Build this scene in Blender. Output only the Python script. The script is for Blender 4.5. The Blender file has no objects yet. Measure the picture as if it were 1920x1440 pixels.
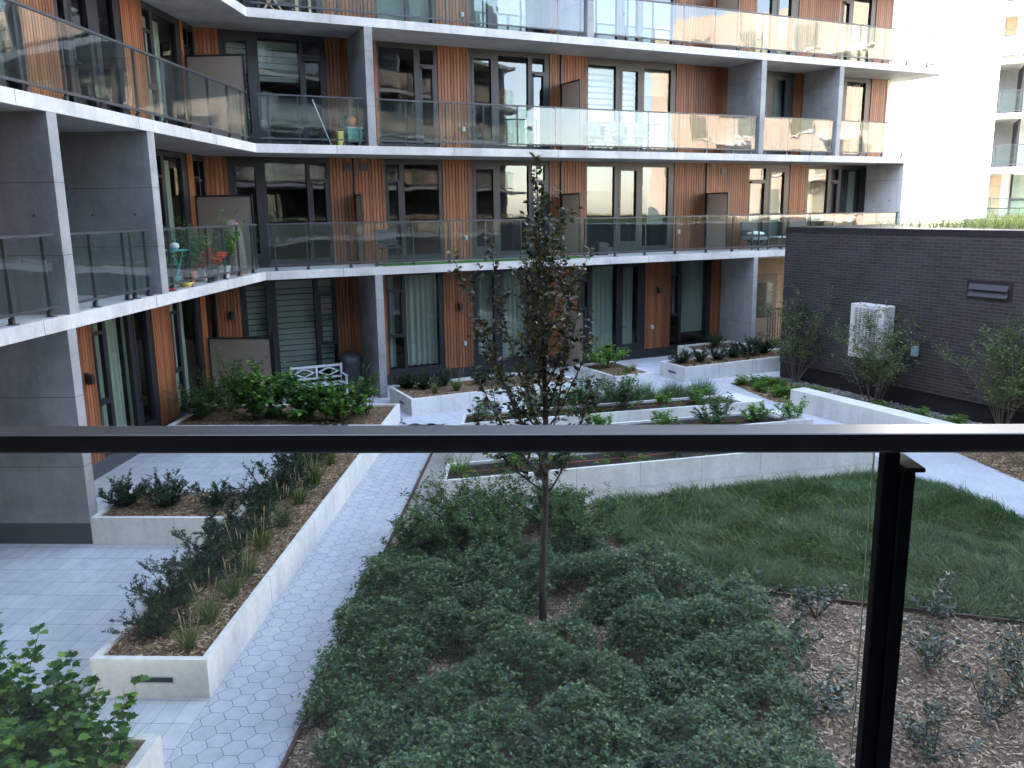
import bpy, bmesh, math, random
import numpy as np
from mathutils import Matrix, Vector
R = math.radians
SC = bpy.context.scene
COL = SC.collection

# ------------------------------------------------------------------ camera
cam = bpy.data.cameras.new('camera'); co = bpy.data.objects.new('camera', cam); COL.objects.link(co)
def cam_basis(pitch, roll, yaw):
    p, r, y = R(pitch), R(roll), R(yaw)
    fw = Vector((math.sin(y)*math.cos(p), math.cos(y)*math.cos(p), -math.sin(p)))
    rt = Vector((math.cos(y), -math.sin(y), 0)); up = rt.cross(fw)
    return rt*math.cos(r)-up*math.sin(r), up*math.cos(r)+rt*math.sin(r), fw
_rt, _up, _fw = cam_basis(11.6806, .7727, -2.5259)
co.matrix_world = Matrix(((_rt.x, _up.x, -_fw.x, 0), (_rt.y, _up.y, -_fw.y, 0), (_rt.z, _up.z, -_fw.z, 0), (0, 0, 0, 1)))
cam.sensor_width = 36; cam.lens = 1576.5/1920*36; cam.clip_start = .05; cam.clip_end = 2000
SC.camera = co

# ------------------------------------------------------------------ light
SUN_AZ = (-.955, -.296)      # horizontal direction towards the sun
SUN_EL = 34.0
w = bpy.data.worlds.new('World'); SC.world = w; w.use_nodes = True
nt = w.node_tree; bg = nt.nodes['Background']
sky = nt.nodes.new('ShaderNodeTexSky'); sky.sky_type = 'NISHITA'; sky.sun_disc = False
sky.sun_elevation = R(SUN_EL); sky.sun_rotation = math.atan2(SUN_AZ[0], SUN_AZ[1])
sky.air_density = 1.0; sky.dust_density = .6; sky.ozone_density = 1.3
hs = nt.nodes.new('ShaderNodeHueSaturation'); hs.inputs['Saturation'].default_value = .74; nt.links.new(sky.outputs[0], hs.inputs['Color']); nt.links.new(hs.outputs[0], bg.inputs[0]); bg.inputs[1].default_value = .15
sl = bpy.data.lights.new('sun', 'SUN'); sl.energy = 4.5; sl.angle = R(.5); sl.color = (1, .9, .76)
so = bpy.data.objects.new('sun', sl); COL.objects.link(so)
sd = Vector((SUN_AZ[0]*math.cos(R(SUN_EL)), SUN_AZ[1]*math.cos(R(SUN_EL)), math.sin(R(SUN_EL))))
so.rotation_euler = sd.to_track_quat('Z', 'Y').to_euler(); so.location = sd*60
SC.view_settings.view_transform = 'Standard'; SC.view_settings.look = 'None'
SC.view_settings.exposure = 3.62; SC.view_settings.gamma = 1.0
SC.cycles.max_bounces = 8; SC.cycles.transparent_max_bounces = 24; SC.cycles.diffuse_bounces = 4
SC.cycles.glossy_bounces = 4; SC.cycles.use_denoising = True; SC.cycles.sample_clamp_indirect = 6
SC.cycles.caustics_reflective = False; SC.cycles.caustics_refractive = False

# ------------------------------------------------------------------ materials
MT = {}
class NB:
    def __init__(s, name):
        s.m = bpy.data.materials.new(name); s.m.use_nodes = True; s.t = s.m.node_tree; s.t.nodes.clear()
        s.out = s.t.nodes.new('ShaderNodeOutputMaterial'); MT[name] = s.m
    def n(s, typ, **kw):
        x = s.t.nodes.new('ShaderNode'+typ)
        for k, v in kw.items():
            if k.startswith('i_'):
                key = k[2:].replace('_', ' ')
                x.inputs[key].default_value = v
            else: setattr(x, k, v)
        return x
    def l(s, a, ao, b, bi): s.t.links.new(a.outputs[ao], b.inputs[bi])
    def surf(s, x, o=0): s.l(x, o, s.out, 'Surface')
    def coords(s): return s.n('TexCoord')
    def noise(s, scale, detail=4, rough=.6, vec=None, dist=0):
        x = s.n('TexNoise'); x.inputs['Scale'].default_value = scale; x.inputs['Detail'].default_value = detail
        x.inputs['Roughness'].default_value = rough; x.inputs['Distortion'].default_value = dist
        if vec is None: s.l(s.coords(), 'Object', x, 'Vector')
        else: s.l(vec, 0, x, 'Vector')
        return x
    def ramp(s, src, so_, stops):
        x = s.n('ValToRGB'); e = x.color_ramp.elements
        while len(e) < len(stops): e.new(.5)
        for i, (p, c) in enumerate(stops): e[i].position = p; e[i].color = (*c, 1)
        s.l(src, so_, x, 'Fac'); return x
    def mix(s, a, b, f, blend='MIX', fo=0):
        x = s.n('MixRGB', blend_type=blend)
        for i, v in ((1, a), (2, b)):
            if isinstance(v, tuple): x.inputs[i].default_value = (*v, 1)
            else: s.l(v, 0, x, i)
        if isinstance(f, (int, float)): x.inputs[0].default_value = f
        else: s.l(f, fo, x, 0)
        return x
    def bump(s, src, so_, strength, dist=.02):
        x = s.n('Bump'); x.inputs['Strength'].default_value = strength; x.inputs['Distance'].default_value = dist
        s.l(src, so_, x, 'Height'); return x
    def prin(s, col, rough=.6, metal=0, bump=None, spec=.5):
        p = s.n('BsdfPrincipled')
        if isinstance(col, tuple): p.inputs['Base Color'].default_value = (*col, 1)
        else: s.l(col, 0, p, 'Base Color')
        if isinstance(rough, (int, float)): p.inputs['Roughness'].default_value = rough
        else: s.l(rough, 0, p, 'Roughness')
        p.inputs['Metallic'].default_value = metal
        p.inputs['Specular IOR Level'].default_value = spec
        if bump: s.l(bump, 0, p, 'Normal')
        s.surf(p); return p

def stretch(b, sx, sy, sz):
    m = b.n('Mapping'); m.inputs['Scale'].default_value = (sx, sy, sz); b.l(b.coords(), 'Object', m, 'Vector'); return m

def mat_concrete(name, c, var=.16, streak=True, bumps=.15):
    b = NB(name)
    n1 = b.noise(.9, 6, .6); n2 = b.noise(14, 5, .7); n3 = b.noise(1.0, 4, .6, stretch(b, 5, 5, .5))
    lo = tuple(x*(1-var*1.3) for x in c); hi = tuple(min(1, x*(1+var)) for x in c)
    r1 = b.ramp(n1, 'Fac', [(.32, lo), (.7, hi)])
    r2 = b.ramp(n2, 'Fac', [(.3, (.86,)*3), (.62, (1.05,)*3)])
    m = b.mix(r1, r2, .8, 'MULTIPLY')
    if streak:
        r3 = b.ramp(n3, 'Fac', [(.36, (.78, .77, .75)), (.55, (1, 1, 1))]); m = b.mix(m, r3, .45, 'MULTIPLY')
    v = b.n('TexVoronoi', feature='F1'); v.inputs['Scale'].default_value = 9; b.l(b.coords(), 'Object', v, 'Vector')
    rv = b.ramp(v, 'Distance', [(.03, (.72,)*3), (.06, (1,)*3)]); m = b.mix(m, rv, .5, 'MULTIPLY')
    b.prin(m, .82, bump=b.bump(n2, 'Fac', bumps, .01))
mat_concrete('slab_concrete', (.49, .485, .47), .17)
mat_concrete('partition_concrete', (.265, .268, .27), .24)
mat_concrete('precast_white', (.68, .67, .635), .10, True, .08)
mat_concrete('paving', (.42, .425, .43), .1, False, .15)
mat_concrete('walk_concrete', (.47, .485, .51), .1, False, .15)
mat_concrete('joint_sand', (.07, .07, .075), .2, False)
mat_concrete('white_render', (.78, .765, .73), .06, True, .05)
mat_concrete('tan_render', (.52, .40, .27), .08, True, .05)

def mat_island(name, stops, rough=.75, noise=None, spec=.4, streak=None):
    b = NB(name); g = b.n('NewGeometry'); r = b.ramp(g, 'Random Per Island', stops); c = r
    bp = None
    if noise:
        n = b.noise(noise[0], 4, .65, stretch(b, *streak) if streak else None)
        rr = b.ramp(n, 'Fac', [(.3, (1-noise[1],)*3), (.7, (1+noise[1]*.4,)*3)]); c = b.mix(r, rr, 1, 'MULTIPLY')
        bp = b.bump(n, 'Fac', .15, .004)
    b.prin(c, rough, spec=spec, bump=bp)
mat_island('wood_cladding', [(0, (.155, .052, .020)), (.5, (.218, .077, .029)), (1, (.28, .107, .043))], .5, (3.0, .28), .4, (14, 14, .9))
mat_island('paver_tile', [(0, (.46, .475, .50)), (.5, (.50, .515, .54)), (1, (.535, .55, .57))], .8, (7, .13))
mat_island('hex_tile', [(0, (.42, .44, .47)), (.5, (.445, .465, .495)), (1, (.475, .495, .525))], .8, (9, .14))
mat_island('mulch_chip', [(0, (.08, .045, .024)), (.35, (.23, .14, .075)), (.7, (.38, .255, .14)), (1, (.60, .45, .28))], .9)
mat_island('grey_mulch_chip', [(0, (.07, .045, .028)), (.3, (.21, .14, .09)), (.7, (.38, .27, .175)), (1, (.60, .47, .33))], .9)
mat_island('river_rock', [(0, (.07, .07, .072)), (.5, (.17, .165, .16)), (1, (.36, .35, .34))], .7)
def mat_mulch(name, a, c):
    b = NB(name); v = b.n('TexVoronoi', feature='F1'); v.inputs['Scale'].default_value = 60
    b.l(stretch(b, 1, .6, 1), 0, v, 'Vector'); n = b.noise(2.5, 5)
    r = b.ramp(v, 'Color', [(.1, a), (.9, c)]); r2 = b.ramp(n, 'Fac', [(.3, (.6,)*3), (.7, (1.15,)*3)])
    b.prin(b.mix(r, r2, 1, 'MULTIPLY'), .95, bump=b.bump(v, 'Distance', .8, .03))
mat_mulch('mulch_bed', (.065, .038, .022), (.29, .185, .105))
mat_mulch('grey_mulch_bed', (.07, .045, .03), (.27, .19, .125))
mat_mulch('garden_soil', (.012, .009, .007), (.05, .036, .026))
b = NB('decomposed_gravel'); v = b.n('TexVoronoi'); v.inputs['Scale'].default_value = 90; b.l(b.coords(), 'Object', v, 'Vector'); n = b.noise(1.3, 5)
r = b.ramp(v, 'Color', [(.1, (.20, .185, .16)), (.9, (.48, .45, .40))]); r2 = b.ramp(n, 'Fac', [(.3, (.8,)*3), (.7, (1.08,)*3)])
b.prin(b.mix(r, r2, 1, 'MULTIPLY'), .95, bump=b.bump(v, 'Distance', .5, .01))
mat_concrete('far_ground', (.10, .11, .08), .3, False)
b = NB('lawn_soil'); n = b.noise(3, 5); b.prin(b.ramp(n, 'Fac', [(.3, (.012, .028, .008)), (.7, (.03, .06, .015))]), .95)
b = NB('dark_frame'); n = b.noise(30, 3); b.prin((.011, .012, .016), .42, bump=b.bump(n, 'Fac', .03, .002))
b = NB('rail_metal'); b.prin((.032, .034, .042), .45)
b = NB('black_rail'); n = b.noise(60, 3); b.prin((.012, .0115, .0135), .34, bump=b.bump(n, 'Fac', .04, .001), spec=.8)
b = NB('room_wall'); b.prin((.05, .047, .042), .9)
b = NB('black_post'); b.prin((.008, .008, .0105), .6, spec=.08)
b = NB('black_plinth'); n = b.noise(3, 4); b.prin(b.ramp(n, 'Fac', [(.3, (.010, .010, .012)), (.7, (.018, .018, .02))]), .6)
b = NB('grey_plinth'); n = b.noise(3, 4); b.prin(b.ramp(n, 'Fac', [(.3, (.045, .047, .053)), (.7, (.06, .063, .07))]), .6)
b = NB('corten'); n = b.noise(8, 5); b.prin(b.ramp(n, 'Fac', [(.3, (.05, .022, .018)), (.7, (.11, .05, .038))]), .8)
def mat_glass(name, tint, refl, ior, wav, veil=(0, (1, 1, 1))):
    b = NB(name); tr = b.n('BsdfTransparent'); tr.inputs[0].default_value = (*tint, 1)
    gl = b.n('BsdfGlossy'); gl.inputs['Roughness'].default_value = .003; gl.inputs[0].default_value = (1, 1, 1, 1)
    fr = b.n('Fresnel'); fr.inputs['IOR'].default_value = ior
    if wav:
        n = b.noise(wav[0], 2, .5); bp = b.bump(n, 'Fac', wav[1], .06); b.l(bp, 0, gl, 'Normal')
    ge = b.n('NewGeometry'); iv = b.n('Math', operation='SUBTRACT'); iv.inputs[0].default_value = refl; iv.use_clamp = False
    sc_ = b.n('Math', operation='MULTIPLY'); b.l(ge, 'Backfacing', sc_, 0); sc_.inputs[1].default_value = refl; b.l(sc_, 0, iv, 1)
    mm = b.n('Math', operation='MULTIPLY'); b.l(fr, 0, mm, 0); b.l(iv, 0, mm, 1)
    mx = b.n('MixShader'); b.l(mm, 0, mx, 0); b.l(tr, 0, mx, 1); b.l(gl, 0, mx, 2)
    if veil[0]:  # pale diffuse veil; on the near panes it stands in for reflected haze
        d = b.n('BsdfDiffuse'); d.inputs[0].default_value = (*veil[1], 1); m2 = b.n('MixShader')
        n = b.noise(1.7, 4, .6, stretch(b, 4, 1, .55), dist=.8); rr = b.ramp(n, 'Fac', [(.25, (veil[0]*.3,)*3), (.75, (veil[0]*1.9,)*3)])
        b.l(rr, 0, m2, 0); b.l(mx, 0, m2, 1); b.l(d, 0, m2, 2); mx = m2
    b.surf(mx)
mat_glass('window_glass', (.82, .865, .845), 1.1, 1.7, (.9, .045))
mat_glass('railing_glass', (.88, .94, .92), 1.15, 1.62, (1.1, .07), (.006, (.8, .9, .88)))
mat_glass('near_glass', (.965, .97, .955), 1.0, 1.5, None, (.014, (.82, .88, .86)))
mat_glass('near_glass_veiled', (.93, .94, .93), 1.0, 1.5, None, (.022, (.85, .83, .82)))  # right pane, with more of the reflected haze mixed into its colour
b = NB('glass_edge'); b.prin((.30, .38, .35), .3)
def mat_cloth(name, c, tr=.3, rough=.9):
    b = NB(name); d = b.n('BsdfDiffuse'); d.inputs[0].default_value = (*c, 1); t = b.n('BsdfTranslucent'); t.inputs[0].default_value = (*c, 1)
    m = b.n('MixShader'); m.inputs[0].default_value = tr; b.l(d, 0, m, 1); b.l(t, 0, m, 2); b.surf(m)
mat_cloth('frosted_panel', (.42, .35, .29), .45)
mat_cloth('curtain_cloth', (.60, .64, .57)); mat_cloth('blind_cloth', (.44, .47, .44)); mat_cloth('white_blind', (.75, .78, .76))
def flat(name, c, rough=.6, metal=0, var=.12, scale=12):
    b = NB(name); n = b.noise(scale, 4); b.prin(b.ramp(n, 'Fac', [(.3, tuple(x*(1-var) for x in c)), (.7, tuple(min(1, x*(1+var)) for x in c))]), rough, metal)
flat('white_paint', (.72, .73, .74), .45); flat('bench_paint', (.46, .49, .52), .5); flat('grey_paint', (.50, .52, .55), .5); flat('ac_casing', (.62, .61, .60), .45, 0, .06)
flat('fan_grey', (.15, .155, .15), .6); flat('black_cover', (.018, .018, .022), .55, 0, .3); flat('brown_cover', (.15, .105, .10), .7, 0, .2); flat('teal_metal', (.02, .30, .33), .4)
flat('terracotta', (.36, .10, .05), .8); flat('yellow_glaze', (.62, .52, .12), .35); flat('red_glaze', (.35, .03, .03), .4)
flat('dark_fabric', (.03, .03, .035), .9); flat('wicker', (.36, .24, .14), .8, 0, .3, 60); flat('cushion_white', (.72, .72, .72), .9)
flat('light_wood', (.46, .33, .2), .6, 0, .2); flat('green_plastic', (.12, .30, .26), .45); flat('orange_plastic', (.6, .16, .05), .4)
flat('yellow_plastic', (.62, .52, .1), .45); flat('pale_blue_plastic', (.3, .45, .5), .5); flat('sage_bag', (.11, .13, .10), .9)
flat('grass_rug', (.06, .16, .03), .95, 0, .3, 60); flat('bark', (.032, .026, .023), .9, 0, .4, 40); flat('pale_bark', (.13, .11, .095), .9, 0, .3, 40)
flat('green_stem', (.07, .075, .035), .8); flat('membrane', (.55, .55, .53), .8); flat('soffit_wood', (.26, .17, .10), .6, 0, .25, 6)
flat('brown_door', (.11, .085, .07), .6); flat('cap_metal', (.020, .019, .021), .4); flat('light_grey_box', (.45, .47, .48), .5)
b = NB('dark_brick'); br = b.n('TexBrick'); br.offset = .5
br.inputs['Color1'].default_value = (.021, .0205, .023, 1); br.inputs['Color2'].default_value = (.040, .038, .040, 1); br.inputs['Mortar'].default_value = (.078, .073, .072, 1)
br.inputs['Scale'].default_value = 1; br.inputs['Mortar Size'].default_value = .008; br.inputs['Brick Width'].default_value = .30; br.inputs['Row Height'].default_value = .075
br.inputs['Mortar Smooth'].default_value = .3; br.inputs['Bias'].default_value = -.1
uvn = b.n('UVMap'); b.l(uvn, 0, br, 'Vector'); n = b.noise(1.2, 5); rr = b.ramp(n, 'Fac', [(.3, (.8,)*3), (.7, (1.2,)*3)])
b.prin(b.mix(br, rr, 1, 'MULTIPLY'), .6, bump=b.bump(br, 'Fac', -.4, .006))
b = NB('tan_brick'); br = b.n('TexBrick'); br.inputs['Color1'].default_value = (.66, .50, .38, 1); br.inputs['Color2'].default_value = (.72, .57, .45, 1); br.inputs['Mortar'].default_value = (.65, .6, .55, 1)
br.inputs['Scale'].default_value = 1; br.inputs['Brick Width'].default_value = .4; br.inputs['Row Height'].default_value = .12; br.inputs['Mortar Size'].default_value = .012
b.l(b.n('UVMap'), 0, br, 'Vector'); b.prin(br, .8)
def mat_leaf(name, stops, rough=.5, tr=.3, spec=.35):
    b = NB(name); g = b.n('NewGeometry'); r = b.ramp(g, 'Random Per Island', stops)
    p = b.n('BsdfPrincipled'); b.l(r, 0, p, 'Base Color'); p.inputs['Roughness'].default_value = rough; p.inputs['Specular IOR Level'].default_value = spec
    t = b.n('BsdfTranslucent'); b.l(b.mix(r, (1.6, 1.9, .7), 1, 'MULTIPLY'), 0, t, 'Color')
    m = b.n('MixShader'); m.inputs[0].default_value = tr; b.l(p, 0, m, 1); b.l(t, 0, m, 2); b.surf(m)
mat_leaf('yew_leaf', [(0, (.008, .020, .009)), (.6, (.016, .038, .016)), (1, (.038, .075, .027))], .55, .12)
mat_leaf('vine_leaf', [(0, (.022, .065, .014)), (.6, (.050, .125, .022)), (.85, (.10, .21, .034)), (1, (.22, .36, .06))], .45, .35)
mat_leaf('bright_leaf', [(0, (.04, .11, .018)), (.6, (.09, .20, .03)), (1, (.22, .37, .06))], .5, .35)
mat_leaf('beech_leaf', [(0, (.012, .013, .007)), (.5, (.028, .030, .014)), (.82, (.052, .055, .022)), (1, (.11, .105, .045))], .38, .2, .45)
mat_leaf('cover_leaf', [(0, (.010, .032, .009)), (.5, (.030, .078, .022)), (.85, (.082, .155, .048)), (1, (.21, .29, .12))], .42, .22, .45)
mat_leaf('spirea_leaf', [(0, (.012, .038, .010)), (.5, (.030, .080, .020)), (.85, (.065, .145, .032)), (1, (.16, .26, .06))], .5, .3)
mat_leaf('tree_leaf', [(0, (.035, .06, .02)), (.5, (.07, .11, .035)), (.9, (.12, .17, .055)), (1, (.26, .28, .10))], .5, .3)
mat_leaf('glossy_leaf', [(0, (.018, .035, .02)), (.5, (.04, .065, .035)), (.85, (.09, .12, .09)), (1, (.25, .29, .28))], .3, .15, .6)
mat_leaf('lavender_leaf', [(0, (.045, .08, .04)), (.5, (.10, .15, .08)), (1, (.18, .23, .14))], .7, .2)
mat_leaf('tuft_blade', [(0, (.035, .07, .016)), (.6, (.08, .13, .03)), (.9, (.16, .17, .06)), (1, (.34, .28, .14))], .55, .25)
mat_leaf('lawn_blade', [(0, (.011, .034, .004)), (.5, (.028, .072, .008)), (.84, (.062, .12, .016)), (1, (.22, .28, .09))], .45, .25)
mat_leaf('roof_blade', [(0, (.12, .15, .05)), (.5, (.24, .26, .09)), (1, (.48, .45, .2))], .6, .3)
mat_leaf('red_leaf', [(0, (.42, .05, .03)), (1, (.65, .14, .09))], .5, .3)

# ------------------------------------------------------------------ mesh helpers
class Frame:
    def __init__(s, p, d, o): s.p = np.array(p, float); s.d = np.array(d, float); s.o = np.array(o, float)
    def at(s, a, o, z): q = s.p+s.d*a+s.o*o; return (float(q[0]), float(q[1]), float(z))
W0 = Frame((0, 0), (1, 0), (0, 1))
AM = R(61.5106); Md = np.array([math.sin(AM), math.cos(AM)]); Nd = np.array([-Md[1], Md[0]])
K = np.array([-6.7319, 19.8994]); Z2 = -1.362; Z3 = Z2+2.95; Z4 = Z3+2.95; Z5 = Z4+2.95; ZG = -4.75; TH = .2
FS = Frame(K, Md, -Nd)                                   # front edge of the main slabs
NW = 1.55; XW = -8.32
FM = Frame(K+Nd*NW, Md, -Nd)                             # main wall plane
FW = Frame((XW, 0), (0, 1), (1, 0))                      # wing wall plane
FE = Frame((-6.732, 0), (0, 1), (1, 0))                  # wing slab edge
class MB:
    def __init__(s): s.v = []; s.f = []; s.uv = None
    def box(s, F, a0, a1, o0, o1, z0, z1):
        n = len(s.v)
        for z in (z0, z1):
            s.v += [F.at(a0, o0, z), F.at(a1, o0, z), F.at(a1, o1, z), F.at(a0, o1, z)]
        s.f += [(n, n+3, n+2, n+1), (n+4, n+5, n+6, n+7), (n, n+1, n+5, n+4), (n+1, n+2, n+6, n+5), (n+2, n+3, n+7, n+6), (n+3, n, n+4, n+7)]; return s
    def prism(s, poly, z0, z1):
        n = len(s.v); k = len(poly)
        s.v += [(x, y, z0) for x, y in poly]+[(x, y, z1) for x, y in poly]
        s.f += [tuple(range(n+k-1, n-1, -1)), tuple(range(n+k, n+2*k))]+[(n+i, n+(i+1) % k, n+k+(i+1) % k, n+k+i) for i in range(k)]; return s
    def sheet(s, poly, z):
        n = len(s.v); s.v += [(x, y, z) for x, y in poly]; s.f.append(tuple(range(n, n+len(poly)))); return s
    def quad(s, *p): n = len(s.v); s.v += [tuple(x) for x in p]; s.f.append(tuple(range(n, n+len(p)))); return s
    def tube(s, pts, rad, sides=6, cap=True):
        n0 = len(s.v); P = [Vector(p) for p in pts]
        if isinstance(rad, (int, float)): rad = [rad]*len(P)
        for i, p in enumerate(P):
            d = (P[min(i+1, len(P)-1)]-P[max(i-1, 0)]).normalized()
            u = d.cross(Vector((.31, .2, .93) if abs(d.z) < .9 else (1, .1, 0))).normalized(); v = d.cross(u)
            for j in range(sides):
                a = 2*math.pi*j/sides; s.v.append(tuple(p+(u*math.cos(a)+v*math.sin(a))*rad[i]))
        for i in range(len(P)-1):
            for j in range(sides):
                a = n0+i*sides+j; b_ = n0+i*sides+(j+1) % sides; s.f.append((a, b_, b_+sides, a+sides))
        if cap: s.f += [tuple(n0+j for j in range(sides-1, -1, -1)), tuple(n0+(len(P)-1)*sides+j for j in range(sides))]
        return s
    def lathe(s, c, prof, sides=20, sx=1, sy=1):
        n0 = len(s.v)
        for r, z in prof:
            for j in range(sides):
                a = 2*math.pi*j/sides; s.v.append((c[0]+r*sx*math.cos(a), c[1]+r*sy*math.sin(a), c[2]+z))
        for i in range(len(prof)-1):
            for j in range(sides):
                a = n0+i*sides+j; b_ = n0+i*sides+(j+1) % sides; s.f.append((a, b_, b_+sides, a+sides))
        s.f += [tuple(n0+j for j in range(sides-1, -1, -1)), tuple(n0+(len(prof)-1)*sides+j for j in range(sides))]; return s
    def build(s, name, mat, parent=None, bev=0, smooth=False, loc=None, rot=0):
        me = bpy.data.meshes.new(name); me.from_pydata(s.v, [], s.f); me.update()
        bm = bmesh.new(); bm.from_mesh(me); bmesh.ops.recalc_face_normals(bm, faces=bm.faces); bm.to_mesh(me); bm.free()
        me.materials.append(MT[mat]); o = bpy.data.objects.new(name, me); COL.objects.link(o)
        if smooth:
            for p in me.polygons: p.use_smooth = True
        if bev:
            md = o.modifiers.new('bevel', 'BEVEL'); md.width = bev; md.segments = 2; md.limit_method = 'ANGLE'; md.angle_limit = R(50)
        if parent: o.parent = parent
        if loc is not None: o.location = loc; o.rotation_euler.z = rot
        return o
def join_into(o, mb_, mat):
    """joint lines drawn on a part stay inside the part's own mesh"""
    if not mb_.v: return
    me = o.data; me.materials.append(MT[mat]); k = len(me.materials)-1; bm = bmesh.new(); bm.from_mesh(me)
    vs = [bm.verts.new(v) for v in mb_.v]
    for f in mb_.f:
        fa = bm.faces.new([vs[i] for i in f]); fa.material_index = k
    bm.to_mesh(me); bm.free(); me.update()
def tag(o, label=None, cat=None, group=None, kind=None):
    if label: o['label'] = label
    if cat: o['category'] = cat
    if group: o['group'] = group
    if kind: o['kind'] = kind
    return o
def thing(name, label, cat, loc=(0, 0, 0), rz=0, group=None):
    o = bpy.data.objects.new(name, None); COL.objects.link(o); o.location = loc; o.rotation_euler.z = rz; o.empty_display_size = .2
    return tag(o, label, cat, group)
def dup(root, loc, rz=0, sc=1, label=None):
    r = root.copy(); COL.objects.link(r); r.location = loc; r.rotation_euler.z = rz; r.scale = (sc, sc, sc)
    if label: r['label'] = label
    for ch in list(root.children):
        c = ch.copy(); COL.objects.link(c); c.parent = r
    return r
def set_uv(o, fn):
    me = o.data; uv = me.uv_layers.new(name='UVMap')
    for p in me.polygons:
        for li in p.loop_indices: uv.data[li].uv = fn(me.vertices[me.loops[li].vertex_index].co, p.normal)
def faces_mesh(name, V, mat, parent=None, smooth=False):
    """V: (n,k,3) array, every row one k-gon"""
    n, k = V.shape[:2]; me = bpy.data.meshes.new(name)
    me.vertices.add(n*k); me.vertices.foreach_set('co', V.astype(np.float32).ravel())
    me.loops.add(n*k); me.loops.foreach_set('vertex_index', np.arange(n*k, dtype=np.int32))
    me.polygons.add(n); me.polygons.foreach_set('loop_start', np.arange(0, n*k, k, dtype=np.int32))
    me.update(calc_edges=True); me.materials.append(MT[mat])
    if smooth: me.polygons.foreach_set('use_smooth', np.ones(n, bool))
    o = bpy.data.objects.new(name, me); COL.objects.link(o)
    if parent: o.parent = parent
    return o
OVAL = np.array([(0, 0), (.3, .42), (.62, .44), (1, 0), (.62, -.44), (.3, -.42)])
KITE = np.array([(0, 0), (.45, .5), (1, 0), (.45, -.5)])
LANCE = np.array([(0, 0), (.35, .5), (.7, .35), (1, 0), (.7, -.35), (.35, -.5)])
LOBED = np.array([(0, 0), (.05, .34), (.34, .62), (.42, .36), (.72, .44), (.76, .2), (1.05, 0), (.76, -.2), (.72, -.44), (.42, -.36), (.34, -.62), (.05, -.34)])
def unit(a): return a/np.maximum(1e-9, np.linalg.norm(a, axis=-1, keepdims=True))
def leaves(P, D, L, Wd, tmpl, rng, up=.8, bend=.25, fold=.25):
    """leaf polygons at points P pointing along D"""
    n = len(P); D = unit(D); nr = rng.normal(0, 1, (n, 3))*(1-up)+np.array([0, 0, 1])*up
    S = unit(np.cross(nr, D)); Nn = np.cross(D, S); L = np.broadcast_to(np.asarray(L, float), (n,)); Wd = np.broadcast_to(np.asarray(Wd, float), (n,))
    x = tmpl[:, 0][None, :, None]; y = tmpl[:, 1][None, :, None]
    return P[:, None, :]+D[:, None, :]*x*L[:, None, None]+S[:, None, :]*y*Wd[:, None, None]+Nn[:, None, :]*(np.abs(y)*fold*Wd[:, None, None]-bend*x*x*L[:, None, None])
def rdir(rng, n, zmin=-.2, zmax=.9):
    a = rng.uniform(0, 2*np.pi, n); z = rng.uniform(zmin, zmax, n); r = np.sqrt(np.maximum(0, 1-z*z)); return np.stack([r*np.cos(a), r*np.sin(a), z], -1)
def blades(name, P, az, L, lean, Wd, mat, parent=None, seg=3, rng=None, droop=1.2):
    """grass blades as ONE mesh: strips with seg quads narrowing to the tip"""
    n = len(P); d = np.stack([np.cos(az), np.sin(az), np.zeros(n)], -1); s = np.stack([-np.sin(az), np.cos(az), np.zeros(n)], -1)
    tw = rng.uniform(-1, 1, n); s = unit(s*np.cos(tw)[:, None]+d*np.sin(tw)[:, None])
    pts = [P]; th = lean.copy(); cur = P
    for i in range(seg):
        stp = (L/seg)[:, None]; cur = cur+(d*np.sin(th)[:, None]+np.array([0, 0, 1])*np.cos(th)[:, None])*stp; pts.append(cur); th = np.minimum(th+droop/seg*(.5+lean), 2.3)
    V = []; wds = [1, .85, .6, .05] if seg == 3 else [1, .8, .08]
    verts = np.zeros((n, 2*(seg+1), 3))
    for i in range(seg+1):
        hw = (Wd*wds[i]*.5)[:, None]; verts[:, 2*i] = pts[i]-s*hw; verts[:, 2*i+1] = pts[i]+s*hw
    k = 2*(seg+1); me = bpy.data.meshes.new(name); me.vertices.add(n*k); me.vertices.foreach_set('co', verts.astype(np.float32).ravel())
    q = np.array([[2*i, 2*i+1, 2*i+3, 2*i+2] for i in range(seg)]); idx = (np.arange(n)[:, None, None]*k+q[None]).reshape(-1).astype(np.int32)
    me.loops.add(len(idx)); me.loops.foreach_set('vertex_index', idx); me.polygons.add(n*seg); me.polygons.foreach_set('loop_start', np.arange(0, len(idx), 4, dtype=np.int32))
    me.update(calc_edges=True); me.materials.append(MT[mat]); o = bpy.data.objects.new(name, me); COL.objects.link(o)
    if parent: o.parent = parent
    return o
def in_poly(x, y, poly):
    r = np.zeros(x.shape, bool); n = len(poly)
    for i in range(n):
        x0, y0 = poly[i]; x1, y1 = poly[(i+1) % n]
        c = ((y0 > y) != (y1 > y)); t = np.where(c, (y-y0)/((y1-y0) if y1 != y0 else 1e-9), 0); r ^= c & (x < x0+t*(x1-x0))
    return r
def scatter(rng, poly, n):
    p = np.array(poly); lo, hi = p.min(0), p.max(0); X = []
    while sum(len(a) for a in X) < n:
        q = rng.uniform(lo, hi, (n, 2)); X.append(q[in_poly(q[:, 0], q[:, 1], poly)])
    return np.concatenate(X)[:n]
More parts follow.
